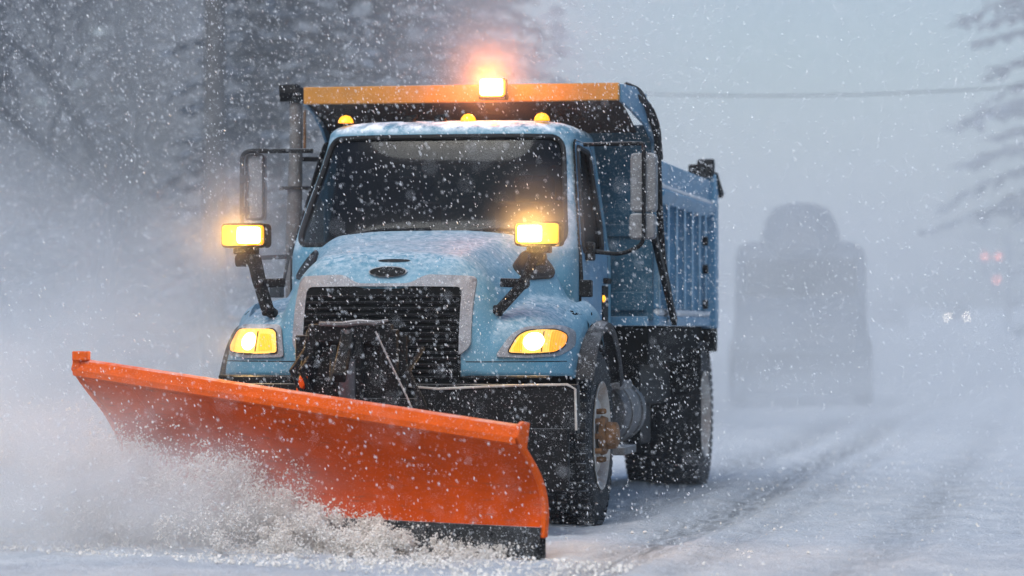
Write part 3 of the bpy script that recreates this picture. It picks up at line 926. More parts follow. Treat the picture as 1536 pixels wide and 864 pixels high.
# interior
mb = MB(); mb.box((0, .62, 1.47), (1.60, .40, .22)); mb.box((.42, .78, 1.56), (.44, .14, .10)); mb.build("dashboard", M['dark'], cab, bevel=.04)
sw = MB(); sw.tube([(.42 + .20 * math.cos(t * .2618), .92 + .07 * math.sin(t * .2618), 1.60 + .18 * math.sin(t * .2618)) for t in range(24)], .014, 8, closed=True)
sw.tube([(.42, .80, 1.45), (.42, .92, 1.60)], .022, 8); sw.bar((.23, .92, 1.60), (.61, .92, 1.60), .03, .02); sw.build("steering_wheel", M['dark'], cab)
for x in (-.42, .42):
    mb = MB(); mb.box((x, 1.15, 1.30), (.50, .50, .14)); mb.box((x, 1.42, 1.62), (.48, .14, .60), Matrix.Rotation(R(-8), 3, 'X')); mb.box((x, 1.45, 1.99), (.26, .10, .18)); mb.build("seat", M['dark'], cab, bevel=.04)
mb = MB(); mb.box((0, 1.0, .80), (1.70, 1.2, .04)); mb.build("cab_floor", M['dark'], cab)

# ---- mirrors
def tube_path(pts, r=.06, k=5):
    pts = [Vector(p) for p in pts]; out = [pts[0]]
    for i in range(1, len(pts) - 1):
        p = pts[i]; a = pts[i - 1] - p; b = pts[i + 1] - p
        rr = min(r, a.length * .45, b.length * .45)
        p0 = p + a.normalized() * rr; p1 = p + b.normalized() * rr
        for t in range(k + 1):
            u = t / k; out.append(p0 * (1 - u) ** 2 + p * 2 * u * (1 - u) + p1 * u * u)
    return out + [pts[-1]]
def rbox(mb, c, d, r=.03, depth_axis=1):
    poly = clean([(-d[0] / 2, -d[2] / 2), (d[0] / 2, -d[2] / 2), (d[0] / 2, d[2] / 2), (-d[0] / 2, d[2] / 2)], r, 4)
    mb.prism(poly, lambda a, b: (c[0] + a, c[1] - d[1] / 2, c[2] + b), lambda a, b: (c[0] + a, c[1] + d[1] / 2, c[2] + b))
mr = MB(); rbox(mr, (1.228, .62, 1.99), (.155, .09, .35), .03)
mirr = mr.build("side_mirror", M['plastic'], truck, bevel=.012)
mb = MB(); mb.tube(tube_path([(.86, .66, 2.222), (1.228, .60, 2.222), (1.235, .55, 2.18), (1.235, .55, 1.62), (1.10, .58, 1.565), (.90, .66, 1.585)]), .0125, 8); mb.build("mirror_arm", M['black'], mirr)
mb = MB(); rbox(mb, (1.222, .61, 1.73), (.155, .08, .155), .03); mb.build("convex_mirror", M['plastic'], mirr, bevel=.012)
mb = MB(); rbox(mb, (1.228, .668, 1.99), (.135, .006, .33), .025); mb.build("mirror_glass", M['chrome'], mirr)
mb = MB(); mb.box((.905, .62, 1.585), (.05, .10, .11)); mb.build("mirror_bracket", M['black'], mirr, bevel=.01)
mr = MB(); rbox(mr, (-1.138, .62, 1.98), (.105, .08, .40), .025)
mirl = mr.build("side_mirror", M['plastic'], truck, bevel=.012)
mb = MB(); mb.tube(tube_path([(-.80, .66, 2.203), (-1.228, .60, 2.203), (-1.228, .60, 1.55), (-.90, .66, 1.565)]), .0145, 8); mb.build("mirror_arm", M['black'], mirl)
mb = MB(); mb.tube(tube_path([(-1.192, .57, 1.79), (-1.192, .57, 2.178), (-1.086, .57, 2.178), (-1.086, .57, 1.79), (-1.192, .57, 1.79)], .03), .009, 6); mb.build("mirror_rim", M['black'], mirl)
for z in (2.03, 1.84):
    mb = MB(); mb.box((-1.205, .59, z), (.06, .05, .05)); mb.build("mirror_clamp", M["black"], mirl, bevel=.006)
mb = MB(); rbox(mb, (-1.138, .663, 1.98), (.09, .006, .38), .02); mb.build("mirror_glass", M['chrome'], mirl)

# ---- plow lights on brackets
def plow_light(sg, cx, arm, dimside):
    y = -.72; cz = 1.647
    mb = MB(); rbox(mb, (cx, y, cz), (.262, .13, .137), .03)
    root = mb.build("plow_light", M['black'], truck, bevel=.012)
    mb = MB(); rbox(mb, (cx, y - .072, cz), (.240, .03, .112), .022); mb.build("lens", M['amber'], root, bevel=.006)
    hx = cx + dimside * .038
    mb = MB(); rbox(mb, (hx, y - .088, cz), (.135, .012, .092), .02); mb.build("bulb_reflector", M['amber_hot'], root, bevel=.004)
    mb = MB()
    mb.box((cx + .0, y, cz - .085), (.13, .09, .04)); mb.box((cx - .01, y, cz - .12), (.075, .07, .05))
    mb.lathe([(-.05, 0), (-.05, .035), (.05, .035), (.05, 0)], (cx - .01, y, cz - .14), 'x', 14)
    pts = [Vector(p) for p in arm]
    for a, b, w in zip(pts, pts[1:], (.075, .062, .055)): mb.bar(a, b, w, .05)
    for p in pts[1:-1]: mb.lathe([(-.03, 0), (-.03, .034), (.03, .034), (.03, 0)], p, 'y', 14)
    k = pts[1]; mb.bar(k, k + Vector((-.13 if sg > 0 else .13, .06, .005)), .05, .05)
    mb.bar(pts[-1] + Vector((0, 0, .02)), Vector((pts[-1].x, hood_y(pts[-1].x, 1.2) + .01, pts[-1].z)), .05, .05)
    mb.build("bracket", M['black'], root, bevel=.008)
    lamp("plow_light_glow", 'SPOT', (cx, y - .13, cz), (1, .50, .10), 42, root, .05, 165, (cx, y - 3, cz + .2))
    lamp("plow_light_spill", 'POINT', (cx, y - .22, cz + .12), (1, .45, .08), 2.2, root, .05)
    return root
plow_light(1, .834, [(.815, -.72, 1.55), (.748, -.74, 1.375), (.612, -.80, 1.215)], -1)
plow_light(-1, -.835, [(-.795, -.72, 1.54), (-.752, -.74, 1.379), (-.682, -.80, 1.205)], 1)

# ---- chassis, bumper, hitch
mb = MB()
for sg in (-1, 1): mb.box((sg * .43, 2.0, .72), (.09, 6.0, .24))
for y in (-.6, .8, 2.4, 4.2): mb.box((0, y, .70), (.86, .12, .16))
mb.box((0, -.45, .95), (.80, .9, .62)); mb.box((0, .9, .75), (1.5, 1.1, .35)); mb.box((.03, 3.42, 1.02), (2.08, 3.0, .245))
mb.build("chassis", M['dark'], truck, bevel=.01)
mb = MB(); mb.box((.12, -1.07, .69), (1.98, .10, .27)); mb.box((-.66, -.99, .83), (.34, .08, .07)); mb.box((.0, -.90, .86), (1.85, .16, .02))
bump = mb.build("front_bumper", M['black'], truck, bevel=.015)
mb = MB(); mb.tube([(.16, -1.128, .815), (.35, -1.13, .80), (.6, -1.128, .812), (.85, -1.128, .822), (1.06, -1.128, .825), (1.10, -1.12, .80), (1.105, -1.12, .58)], .007, 6); mb.build("bumper_edge", M['rim'], bump)  # rust-brown line paints the highlight and snow along the bumper edge
mb = MB(); mb.box((.62, -1.135, .42), (.9, .04, .34)); mb.box((-.4, -1.1, .42), (1.0, .06, .3)); mb.build("bumper_skirt", M['black'], bump, bevel=.01)
# plow hitch tower
mb = MB()
for x in (-.30, .10):
    mb.bar((x * 1.35 - .03, -1.16, .45), (x, -1.22, 1.12), .10, .07)
mb.bar((-.34, -1.22, 1.10), (.12, -1.22, 1.10), .09, .10); mb.bar((-.40, -1.2, .70), (.25, -1.2, .70), .08, .10)
mb.bar((-.1, -1.24, .5), (-.1, -1.24, 1.1), .12, .06)
mb.box((-.12, -1.17, .78), (.62, .05, .62))
hitch = mb.build("plow_hitch", M['black'], truck, bevel=.01)
mb = MB(); mb.tube([(-.27, -1.29, 1.152), (-.14, -1.30, 1.148), (-.05, -1.30, 1.160), (.04, -1.30, 1.156), (.11, -1.29, 1.17)], [.012, .015, .016, .013, .008], 7); mb.build("lift_arm_bar", M['steel'], hitch)
mb = MB(); mb.bar((-.12, -1.25, 1.09), (-.10, -1.55, .86), .07, .06); mb.bar((-.20, -1.25, 1.02), (-.14, -1.52, .82), .04, .05); mb.build("lift_arm", M['black'], hitch, bevel=.01)
mb = MB(); mb.lathe([(0, 0), (0, .045), (.34, .045), (.34, .0)], (-.12, -1.27, .62), 'z', 16); mb.lathe([(.34, .022), (.50, .022), (.50, 0)], (-.12, -1.27, .62), 'z', 12); mb.build("lift_cylinder", M['steel'], hitch)
mb = MB(); mb.tube([(.045, -1.31, 1.11), (.13, -1.32, .94), (.22, -1.33, .765), (.27, -1.35, .66)], .006, 6); mb.build("lift_cable", M['bezel'], hitch)
for dx in (-.36, -.31, .28):
    mb = MB(); mb.tube([(dx, -1.20, 1.02), (dx - .05, -1.34, .9), (dx + .04, -1.36, .72), (dx + .02, -1.3, .5)], .016, 7); mb.build("hydraulic_hose", M['black'], hitch)
mb = MB(); mb.tube([(-.345, -1.33, .87), (-.352, -1.34, .83), (-.375, -1.35, .77)], [.022, .026, .012], 8); mb.build("marker_flag", M['orange'], hitch)
mb = MB()
for sg in (-1, 1): mb.bar((sg * .42 - .1, -1.05, .38), (sg * .35 - .3, -1.52 if sg < 0 else -1.85, .32), .10, .14)
mb.bar((-.65, -1.45, .32), (.35, -1.95, .32), .12, .12); mb.build("push_frame", M['black'], hitch, bevel=.01)
mb = MB(); mb.lathe([(-.98, .05), (.98, .05)], (0, .05, .51), 'x', 12); mb.build("axle", M['black'], truck)
mb = MB(); mb.lathe([(-.98, .07), (.98, .07)], (0, 4.65, .51), 'x', 12)
mb.lathe([(-.22, 0), (-.2, .16), (0, .2), (.2, .16), (.22, 0)], (0, 4.65, .51), 'x', 20); mb.build("axle", M['black'], truck)

# ---- wheels
def wheel(x, y, sg, w=.27, dual=False):
    r = .513
    T = MB()
    prof = [(-w / 2, .30), (-w / 2 + .01, .33), (-w / 2 - .006, .40), (-w / 2 + .002, .455), (-w / 2 + .03, .497), (-w / 2 + .055, r - .003), (0, r), (w / 2 - .055, r - .003), (w / 2 - .03, .497), (w / 2 - .002, .455), (w / 2 + .006, .40), (w / 2 - .01, .33), (w / 2, .30)]
    T.lathe(prof, (x, y, r), 'x', 56)
    for k in range(56):           # tread blocks
        a = 2 * math.pi * (k + .5) / 56
        rot = Matrix.Rotation(-a, 3, 'X')
        for off, ww in ((-.095, .055), (-.03, .05), (.035, .05), (.098, .055)):
            aa = a + (.03 if off > 0 else -.03); rot = Matrix.Rotation(aa, 3, 'X')
            T.box(Vector((x + off, y, r)) + rot @ Vector((0, 0, r + .002)), (ww, .036, .018), rot)
    ty = T.build("wheel", M['rubber'], truck, angle=45)
    K = MB(); o = sg * (w / 2)
    dish = -.02 if not dual else -.13
    K.lathe([(o - sg * .03, .285), (o + sg * .006, .312), (o + sg * .008, .303), (o - sg * .02, .285), (o - sg * .05, .270), (o + sg * (dish - .02), .235), (o + sg * (dish), .20), (o + sg * (dish), .0)], (x, y, r), 'x', 48)
    K.build("rim", M['rim'], ty, angle=35)
    H = MB()
    hb = dish if dual else .0
    H.lathe([(o + sg * (hb), .115), (o + sg * (hb + .03), .105), (o + sg * (hb + .035), .08), (o + sg * (hb + .09), .075), (o + sg * (hb + .10), .055), (o + sg * (hb + .10), 0)], (x, y, r), 'x', 28)
    for k in range(10):
        a = 2 * math.pi * k / 10
        H.lathe([(o + sg * (dish - .002), .018), (o + sg * (dish + .034), .018), (o + sg * (dish + .042), .010), (o + sg * (dish + .042), 0)], (x, y + .145 * math.cos(a), r + .145 * math.sin(a)), 'x', 6)
    H.build("hub", M['hub'], ty, angle=35)
    return ty
for sg in (-1, 1):
    wheel(sg * .925, .05, sg)
    wheel(sg * .975, 4.65, sg, .25, True); wheel(sg * .70, 4.65, sg, .25, True)
    mb = MB(); mb.box((sg * .87, 3.95, .62), (.58, .02, .75)); mb.build("mud_flap", M['black'], truck, bevel=.005)
    mb = MB(); mb.box((sg * .78, 5.24, .60), (.46, .02, .80)); mb.build("mud_flap", M['black'], truck, bevel=.005)
# ---- side gear: tank, steps
for sg in (-1, 1):
    mb = MB(); mb.lathe([(0, 0), (.02, .19), (.05, .205), (.85, .205), (.88, .19), (.9, 0)], (sg * .80, 1.45, .60), 'y', 28)
    for y in (1.65, 2.1): mb.lathe([(y - 1.45, .208), (y - 1.45, .214), (y - 1.38, .214), (y - 1.38, .208)], (sg * .80, 1.45, .60), 'y', 28)
    mb.build("fuel_tank", M['steel'], truck)
    mb = MB(); mb.box((sg * .93, 1.35, .38), (.22, .5, .05)); mb.box((sg * .93, 1.30, .78), (.18, .5, .05)); mb.bar((sg * .86, 1.12, .36), (sg * .86, 1.12, .82), .03, .03); mb.bar((sg * .86, 1.58, .36), (sg * .86, 1.58, .82), .03, .03)
    mb.build("step", M['steel'], truck, bevel=.008)
    mb = MB(); mb.box((sg * .72, 3.0, .82), (.5, 1.5, .40)); mb.box((sg * .80, 2.65, .62), (.3, .5, .5)); mb.build("tool_box", M['black'], truck, bevel=.02)

# ---- dump body
HB = 1.12
mb = MB()
mb.box((.03, 3.40, 1.175), (2.08, 3.0, .06))
for sg in (-1, 1):
    mb.box((1.035 if sg > 0 else -.97, 3.40, 1.66), (.03, 2.98, .94))
body = mb.build("dump_body", M['box_paint'], truck, bevel=.006)
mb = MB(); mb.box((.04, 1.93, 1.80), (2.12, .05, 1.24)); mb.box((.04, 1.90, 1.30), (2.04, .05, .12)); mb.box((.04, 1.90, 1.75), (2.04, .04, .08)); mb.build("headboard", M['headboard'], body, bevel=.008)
mb = MB(); mb.box((.04, 4.93, 1.66), (2.04, .06, .98)); mb.build("tailgate", M['box_paint'], body, bevel=.008)
BX = {1: 1.0, -1: .935}
for sg in (-1, 1):
    mb = MB()
    poly = [(1.05, 2.215), (1.135, 2.200), (1.130, 2.035), (1.170, 2.015), (1.170, 1.985), (1.125, 1.93), (1.02, 1.93)]
    mb.prism(poly, lambda a, b, s=sg: (s * a * BX[s], 1.96, b), lambda a, b, s=sg: (s * a * BX[s], 4.74, b)); mb.build("top_rail", M['box_paint'], body, bevel=.006)
    mb = MB(); mb.prism([(1.05, 1.145), (1.135, 1.145), (1.135, 1.20), (1.08, 1.245), (1.02, 1.255)], lambda a, b, s=sg: (s * a * BX[s], 1.96, b), lambda a, b, s=sg: (s * a * BX[s], 4.74, b)); mb.build("bottom_rail", M['box_paint'], body, bevel=.006)
    for y in (2.02, 2.44, 2.86, 3.28, 3.70, 4.10, 4.46):
        mb = MB(); mb.prism([(y - .045, 1.03), (y - .030, 1.128), (y + .030, 1.128), (y + .045, 1.03)], lambda a, b, s=sg: (s * b * BX[s], a, 1.25), lambda a, b, s=sg: (s * b * BX[s], a, 1.95)); mb.build("rib", M['box_paint'], body, bevel=.006)
        mb = MB(); mb.box((sg * BX[sg] * 1.131, y - .012, 1.60), (.012, .055, .69)); mb.build("rib_lit_edge", M['rib_paint'], body, bevel=.004)  # added pale strip paints the lit, snowy edge of each rib
    for zz, rr in ((2.032, .020), (1.232, .022)):
        mb = MB(); mb.tube([(sg * BX[sg] * (1.142 if zz > 2 else 1.115) + .004 * fbm(k * .7, zz), 1.97 + k * .09, zz + .006 * fbm(k * .9, 3)) for k in range(31)], [rr * (1 + .35 * fbm(k * .8, 7)) for k in range(31)], 7); mb.build("snow_ledge", M['snow'], body)
    mb = MB(); mb.box((sg * BX[sg] * 1.095, 4.83, 1.69), (.15, .20, 1.12)); mb.build("corner_post", M['box_paint'], body, bevel=.012)
    mb = MB(); mb.box((sg * BX[sg] * 1.07, 4.72, 2.27), (.17, .20, .09)); mb.lathe([(-.06, 0), (-.06, .06), (.06, .06), (.06, 0)], (sg * BX[sg] * 1.10, 4.74, 2.30), 'x', 14); mb.bar((sg * BX[sg] * 1.15, 4.8, 2.25), (sg * BX[sg] * 1.18, 4.98, 2.10), .05, .05); mb.build("gate_hinge", M['black'], body, bevel=.01)
    for z in (1.75, 1.55, 1.30):
        mb = MB(); mb.lathe([(0, 0), (0, .035), (.035, .035), (.035, 0)], (sg * BX[sg] * 1.13, 4.30, z), 'x', 10, sg); mb.build("tie_hook", M['black'], body)
    mb = MB(); mb.box((sg * BX[sg] * 1.09, 4.90, 1.06), (.13, .16, .20)); mb.build("tail_lamp_bracket", M['black'], body, bevel=.01)
# cab shield: sloping dark underside, ochre front edge, blue cheeks
mb = MB()
ny, fy = 1.93, 1.20
def shp(x0, x1): return
mb.add([(-.985, fy + .02, 2.625), (.985, fy + .02, 2.625), (1.06, ny, 2.615), (-1.0, ny, 2.615)], [(0, 1, 2, 3)])
mb.build("cab_shield", M['box_paint'], body, solid=.02)
mb = MB()
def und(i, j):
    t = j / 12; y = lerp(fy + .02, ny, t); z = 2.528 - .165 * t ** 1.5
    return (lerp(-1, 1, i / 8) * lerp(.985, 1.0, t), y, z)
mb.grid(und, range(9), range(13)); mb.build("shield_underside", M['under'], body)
mb = MB(); mb.box((-.0, fy, 2.578), (1.985, .05, .108)); mb.build("shield_edge", M['yellow'], body, bevel=.006)
for sg in (-1, 1):
    mb = MB()
    top = [(fy + .03, 2.628), (1.55, 2.63), (1.75, 2.56), (1.88, 2.44), (1.95, 2.24), (1.955, 2.16)]
    bot = [(1.90, 2.16), (1.86, 2.30), (1.70, 2.40), (1.45, 2.48), (fy + .03, 2.52)]
    poly = top + bot
    mb.prism(poly, lambda a, b, s=sg: (s * lerp(.985, 1.10 if s > 0 else 1.0, smooth01(1.2, 1.95, a)), a, b), lambda a, b, s=sg: (s * (lerp(.985, 1.10 if s > 0 else 1.0, smooth01(1.2, 1.95, a)) + .02), a, b))
    mb.build("shield_cheek", M['box_paint'], body, bevel=.004)
# tarp gear
mb = MB()
mb.tube(tube_path([(1.0, 1.45, 2.635), (1.06, 1.60, 2.615), (1.11, 1.72, 2.47), (1.145, 1.80, 2.35), (1.15, 1.86, 1.9), (1.16, 1.95, 1.55), (1.165, 2.45, 1.17)], .08), .022, 8)
tarp = mb.build("tarp_arm", M['black'], truck)
mb = MB(); mb.tube(tube_path([(1.02, 1.50, 2.60), (1.12, 1.66, 2.52), (1.15, 1.80, 2.40), (1.155, 1.88, 2.2)], .06), .018, 7); mb.build("tarp_hose", M['black'], tarp)
mb = MB(); mb.bar((1.175, 1.25, 1.80), (1.175, 2.40, 1.17), .035, .05); mb.build("tarp_spring_arm", M['black'], tarp)
# exhaust stack at the truck's right
mb = MB(); mb.tube([(-1.12, 1.78, .8), (-1.20, 1.78, 1.0), (-1.215, 1.78, 1.6), (-1.20, 1.78, 2.2), (-1.195, 1.78, 2.62)], [.05, .055, .055, .045, .042], 16)
stack = mb.build("exhaust_stack", M['stack'], truck)
mb = MB(); mb.tube(tube_path([(-1.185, 1.78, 2.58), (-1.19, 1.78, 2.65), (-1.30, 1.76, 2.645)], .05), [.058] * 8, 14); mb.build("stack_outlet", M['black'], stack)
mb = MB(); mb.lathe([(0, .058), (0, .08), (.02, .08), (.02, .058)], (-1.215, 1.78, 2.02), 'z', 18); mb.bar((-1.30, 1.74, 2.03), (-1.08, 1.8, 2.03), .04, .025); mb.build("stack_clamp", M['black'], stack, bevel=.003)
mb = MB(); mb.bar((-1.2, 1.8, 2.22), (-1.02, 1.90, 2.22), .03, .03); mb.build("stack_bracket", M['black'], stack, bevel=.003)
mb = MB(); mb.tube([(-1.135, 1.76, 2.28), (-1.135, 1.76, 2.53)], .010, 8); mb.build("stack_reflector", M['hub'], stack)

# ---- beacon on the shield edge
bx, by, bz = .222, 1.12, 2.603
mb = MB(); mb.box((bx, by + .03, bz - .055), (.17, .12, .03)); rbox(mb, (bx, by + .03, bz), (.165, .06, .125), .02)
bea = mb.build("beacon", M['black'], truck, bevel=.006)
mb = MB(); rbox(mb, (bx, by - .02, bz), (.152, .06, .112), .018); mb.build("beacon_lens", M['amber'], bea, bevel=.01)
mb = MB(); rbox(mb, (bx, by - .056, bz + .002), (.142, .012, .102), .02); mb.build("beacon_bulb", M['beacon_hot'], bea, bevel=.004)
lamp("beacon_light", 'POINT', (bx, by - .12, bz + .04), (1, .22, .015), 17, bea, .05)

# ---- plow blade
BR = Vector((0.150, 14.76, 0)); BL = Vector((-2.10, 16.46, 0))
bn = Vector((-(BL - BR).normalized().y * -1, 0, 0))
bd = (BL - BR).normalized()
bn = Vector((bd.y, -bd.x, 0))
if bn.y > 0: bn = -bn
def ht(s): return lerp(.575, .880, s)
def blade_pt(s, t, off=0.0):
    """s along the blade (0 at the truck's left end), t up the mouldboard"""
    o = lerp(.19, .34, s)
    f = -lerp(.022, .06, s) * math.sin(math.pi * min(1, t * 1.15)) + o * t ** 2.6 + off
    z = .115 + (ht(s) - .115) * t
    return W2L(BR.lerp(BL, s) + bn * f + Vector((0, 0, z)))
mb = MB()
mb.grid(lambda i, j: blade_pt(i / 60, j / 24), range(61), range(25))
blade = mb.build("plow_blade", M['orange'], truck, solid=.012)
def lip_pt(s, k):
    p = blade_pt(s, 1.0); u = W2L(TP + bn) - W2L(TP); z = .088
    prof = [(0.0, -.012), (.030, .0), (.034, .03), (.012, z * .9), (-.02, z), (-.07, z - .004), (-.07, .02)]
    a, b = prof[k]
    return p + u * a + Vector((0, 0, b))
mb = MB(); mb.grid(lambda i, j: lip_pt(i / 60, j), range(61), range(7)); mb.build("top_lip", M['orange_lip'], blade, angle=30)
mb = MB()
def edge_pt(s, k):
    u = W2L(TP + bn) - W2L(TP); p = W2L(BR.lerp(BL, s)); a, b = [(.022, .012), (.022, .165), (-.022, .165), (-.022, .012)][k % 4]
    wob = .008 * fbm(s * 9, k, 1)
    return p + u * (a + wob) + Vector((0, 0, b))
mb.grid(lambda i, j: edge_pt(i / 60, j), range(61), range(5))
for k in range(14):
    p = edge_pt((k + .5) / 14, 1) + Vector((0, 0, -.035)); u = W2L(TP + bn) - W2L(TP)
    mb.tube([p, p + u * .014], .014, 6)
mb.build("cutting_edge", M['edge'], blade, angle=30)
# end plates with a small upright ear
for s, nm in ((0.0, 1), (1.0, -1)):
    mb = MB(); al = W2L(TP + bd) - W2L(TP); u = W2L(TP + bn) - W2L(TP)
    outl = [blade_pt(s, t / 20, .014) for t in range(0, 20)] + [lip_pt(s, 2), lip_pt(s, 3) + Vector((0, 0, .01)), lip_pt(s, 4) + Vector((0, 0, .018)), lip_pt(s, 5) + Vector((0, 0, .014))]
    back = [blade_pt(s, t / 20, -.022) for t in range(19, -1, -1)]
    pl = outl + back; th = al * (.014 if s < .5 else .014)
    n = len(pl)
    mb.add([p - th for p in pl] + [p + th for p in pl], [tuple(range(n)), tuple(range(2 * n - 1, n - 1, -1))] + [(i, n + i, n + (i + 1) % n, (i + 1) % n) for i in range(n)])
    if s > .5:
        c = lip_pt(1.0, 3); mb.box(c - al * .045 + Vector((0, 0, .022)), (.085, .06, .05)); mb.box(c - al * .015 + Vector((0, 0, -.02)), (.04, .05, .05))
    else:
        c = lip_pt(0.0, 3); mb.box(c + al * .03 + Vector((0, 0, -.03)), (.03, .04, .05))
    mb.build("end_plate", M['orange_lip'], blade, bevel=.006)
for s in (.12, .3, .5, .7, .88):
    mb = MB()
    for t in range(8): mb.bar(blade_pt(s, t / 8, -.07), blade_pt(s, (t + 1) / 8, -.07), .03, .10)
    mb.build("back_rib", M['orange'], blade)

# ================================================================== TRAFFIC IN THE WHITE-OUT
M['ghost'] = mat('dark_slate_paint', (0.035, 0.045, 0.065), 0.5, 0, 0.2, 4)
M['tail'] = emit_mat('red_lamp', (1.0, 0.28, 0.18), 5.0, (.6, .05, .03))
M['white_lamp'] = emit_mat('white_lamp', (1.0, .86, .70), 26, (.8, .8, .8))
def following_truck():
    root = empty("box_truck", (4.25, 45.0, 0), R(-5.4))
    tag(root, "dark tall truck following in the blown snow behind the plow truck", "truck")
    mb = MB()
    prof = [(-.6, .55), (-.65, 1.2), (-.55, 1.38), (.35, 1.5), (.72, 2.15), (.95, 2.45), (2.2, 2.45), (2.2, .55)]
    mb.prism(prof, lambda a, b: (-.98, a, b), lambda a, b: (.98, a, b)); mb.build("cab", M['ghost'], root, bevel=.38)
    mb = MB(); mb.box((0, .53, 1.90), (1.66, .03, .62), Matrix.Rotation(R(-28), 3, 'X')); mb.build("windshield", M['dark'], root, bevel=.02)
    mb = MB(); mb.prism([(.6, 2.1), (.95, 2.62), (1.25, 2.95), (1.6, 3.06), (2.3, 3.06), (2.3, 2.1)], lambda a, b: (-.66 + .16 * (b - 2.1), a, b), lambda a, b: (.66 - .16 * (b - 2.1), a, b)); mb.build("roof_fairing", M['ghost'], root, bevel=.34)
    mb = MB(); mb.box((0, 3.9, 1.35), (1.9, 2.8, 1.9)); mb.build("cargo_box", M['ghost'], root, bevel=.06)
    mb = MB(); mb.box((0, -.7, .50), (2.0, .2, .66)); mb.build("front_bumper", M['black'], root, bevel=.04)
    for sg in (-1, 1):
        for y in (.15, 4.6):
            mb = MB(); mb.lathe([(-.14, 0), (-.14, .30), (-.13, .46), (-.09, .5), (.09, .5), (.13, .46), (.14, .3), (.14, 0)], (sg * .92, y, .5), 'x', 28); mb.build("wheel", M['rubber'], root)
    mb = MB(); mb.box((0, 2.6, .6), (.9, 5.2, .2)); mb.build("chassis", M['dark'], root)
following_truck()
def car(loc, rz, label, lampmat, front=True, paint=None):
    root = empty("car", loc, rz); tag(root, label, "car")
    prof = [(-2.1, .35), (-2.15, .65), (-1.95, .85), (-1.0, .98), (-.3, 1.42), (1.0, 1.46), (1.75, 1.02), (2.1, .95), (2.15, .4)]
    mb = MB(); mb.prism(prof, lambda a, b: (-.86, a, b), lambda a, b: (.86, a, b)); mb.build("body", paint or M['ghost'], root, bevel=.09)
    mb = MB(); mb.box((0, -.68, 1.20), (1.4, .02, .5), Matrix.Rotation(R(-57), 3, 'X')); mb.build("windshield", M['dark'], root)
    for sg in (-1, 1):
        for y in (-1.35, 1.3):
            mb = MB(); mb.lathe([(-.1, 0), (-.1, .2), (-.09, .3), (.09, .3), (.1, .2), (.1, 0)], (sg * .78, y, .31), 'x', 20); mb.build("wheel", M['rubber'], root)
        y = -2.17 if front else 2.17
        mb = MB(); mb.lathe([(0, .10 if front else .08), (.03, .085 if front else .07), (.04, 0)], (sg * .62, y, .70), 'y', 16, -1 if front else 1); mb.build("headlight" if front else "tail_light", lampmat, root)
    return root
def at_px(px, py, Y): return pt(px, py, Y)
c = pt(1436, 475, 205); car((c.x, 205, c.z - .72), -.15, "distant oncoming car with two white headlights in the white-out", M['white_lamp'])
c = pt(1332, 476, 150); car((c.x, 150, c.z - .72), -.1, "distant car driving away with dim red tail lights", M['tail'], False)
# traffic signal
def signal():
    Y = 140; base = pt(1497, 560, Y); z0 = far_rise(Y) - .1
    root = empty("traffic_signal", (base.x, Y, z0)); tag(root, "traffic signal with glowing red lamps far down the road", "traffic light")
    def rel(px, py): p = pt(px, py, Y); return (p.x - base.x, 0, p.z - z0)
    top = rel(1497, 350)
    mb = MB(); mb.tube([(.5, .2, 0), (.5, .2, top[2])], .1, 12); mb.tube([(.5, .2, top[2] - .2), (-1.4, .2, top[2] - .1)], .07, 10); mb.build("signal_mast", M['ghost'], root)
    for px, py in ((1477, 385), (1497, 385), (1495, 420)):
        c = rel(px, py)
        mb = MB(); mb.box((c[0], .05, c[2] - .30), (.36, .2, 1.0)); h = mb.build("signal_head", M['ghost'], root, bevel=.03)
        mb = MB(); mb.lathe([(0, .14), (.03, .12), (.05, 0)], (c[0], -.05, c[2]), 'y', 18, -1); mb.build("red_lamp", M['tail'], h)
signal()

# ================================================================== SNOW IN THE AIR
M['flake'] = mat('snowflake', (0.86, 0.88, 0.92), 0.6, 0, 0.03)
M['grain'] = mat('snow_grain', (0.80, 0.75, 0.70), 0.85, 0, 0.22, 4, spec=0.1, dirt=0.3, dirt_col=(0.40, 0.33, 0.27))
def flakes():
    rnd = random.Random(77)
    vs = []; fs = []
    N = 135000
    for _ in range(N):
        Y = rnd.uniform(12.5, 24) if rnd.random() < .975 else rnd.uniform(3.5, 11)
        hw = .17 * Y + 1.0
        x = rnd.uniform(-hw, hw); z = rnd.uniform(.02, CAM_H + .115 * Y + .9)
        if rnd.random() > min(1, max(.30, .86 + 1.1 * fbm(x * .8, Y * .35, z * .8, 3))) * (.5 if x > .07 * Y else 1): continue      # gusts
        l = W2L((x, Y, z))
        if -1.1 < l.x < 1.12 and .0 < l.y < 5.0 and z < 2.3: continue
        if -1.0 < l.x < 1.0 and -1.0 < l.y < .3 and z < 1.7: continue
        r = .0012 + .0027 * rnd.random() ** 2.4
        ln = r * rnd.uniform(1.3, 3.2)
        a = rnd.gauss(.42, .16); b = rnd.gauss(0, .25)
        ax = Vector((math.sin(a), math.sin(b), -math.cos(a))).normalized()
        u = ax.orthogonal().normalized(); w = ax.cross(u)
        c = Vector((x, Y, z)); o = len(vs)
        vs += [c + ax * ln, c - ax * ln] + [c + (u * math.cos(k * 1.5708) + w * math.sin(k * 1.5708)) * r for k in range(4)]
        for k in range(4):
            k2 = 2 + (k + 1) % 4
            fs += [(o, o + 2 + k, o + k2), (o + 1, o + k2, o + 2 + k)]
    me = bpy.data.meshes.new("falling_snow"); me.from_pydata(vs, [], fs); me.materials.append(M['flake'])
    me.polygons.foreach_set("use_smooth", [True] * len(fs))
    o = bpy.data.objects.new("falling_snow", me); COL.objects.link(o)
    tag(o, "white snowflakes driven slantwise through the air around the truck", "snowfall", kind='stuff')
flakes()
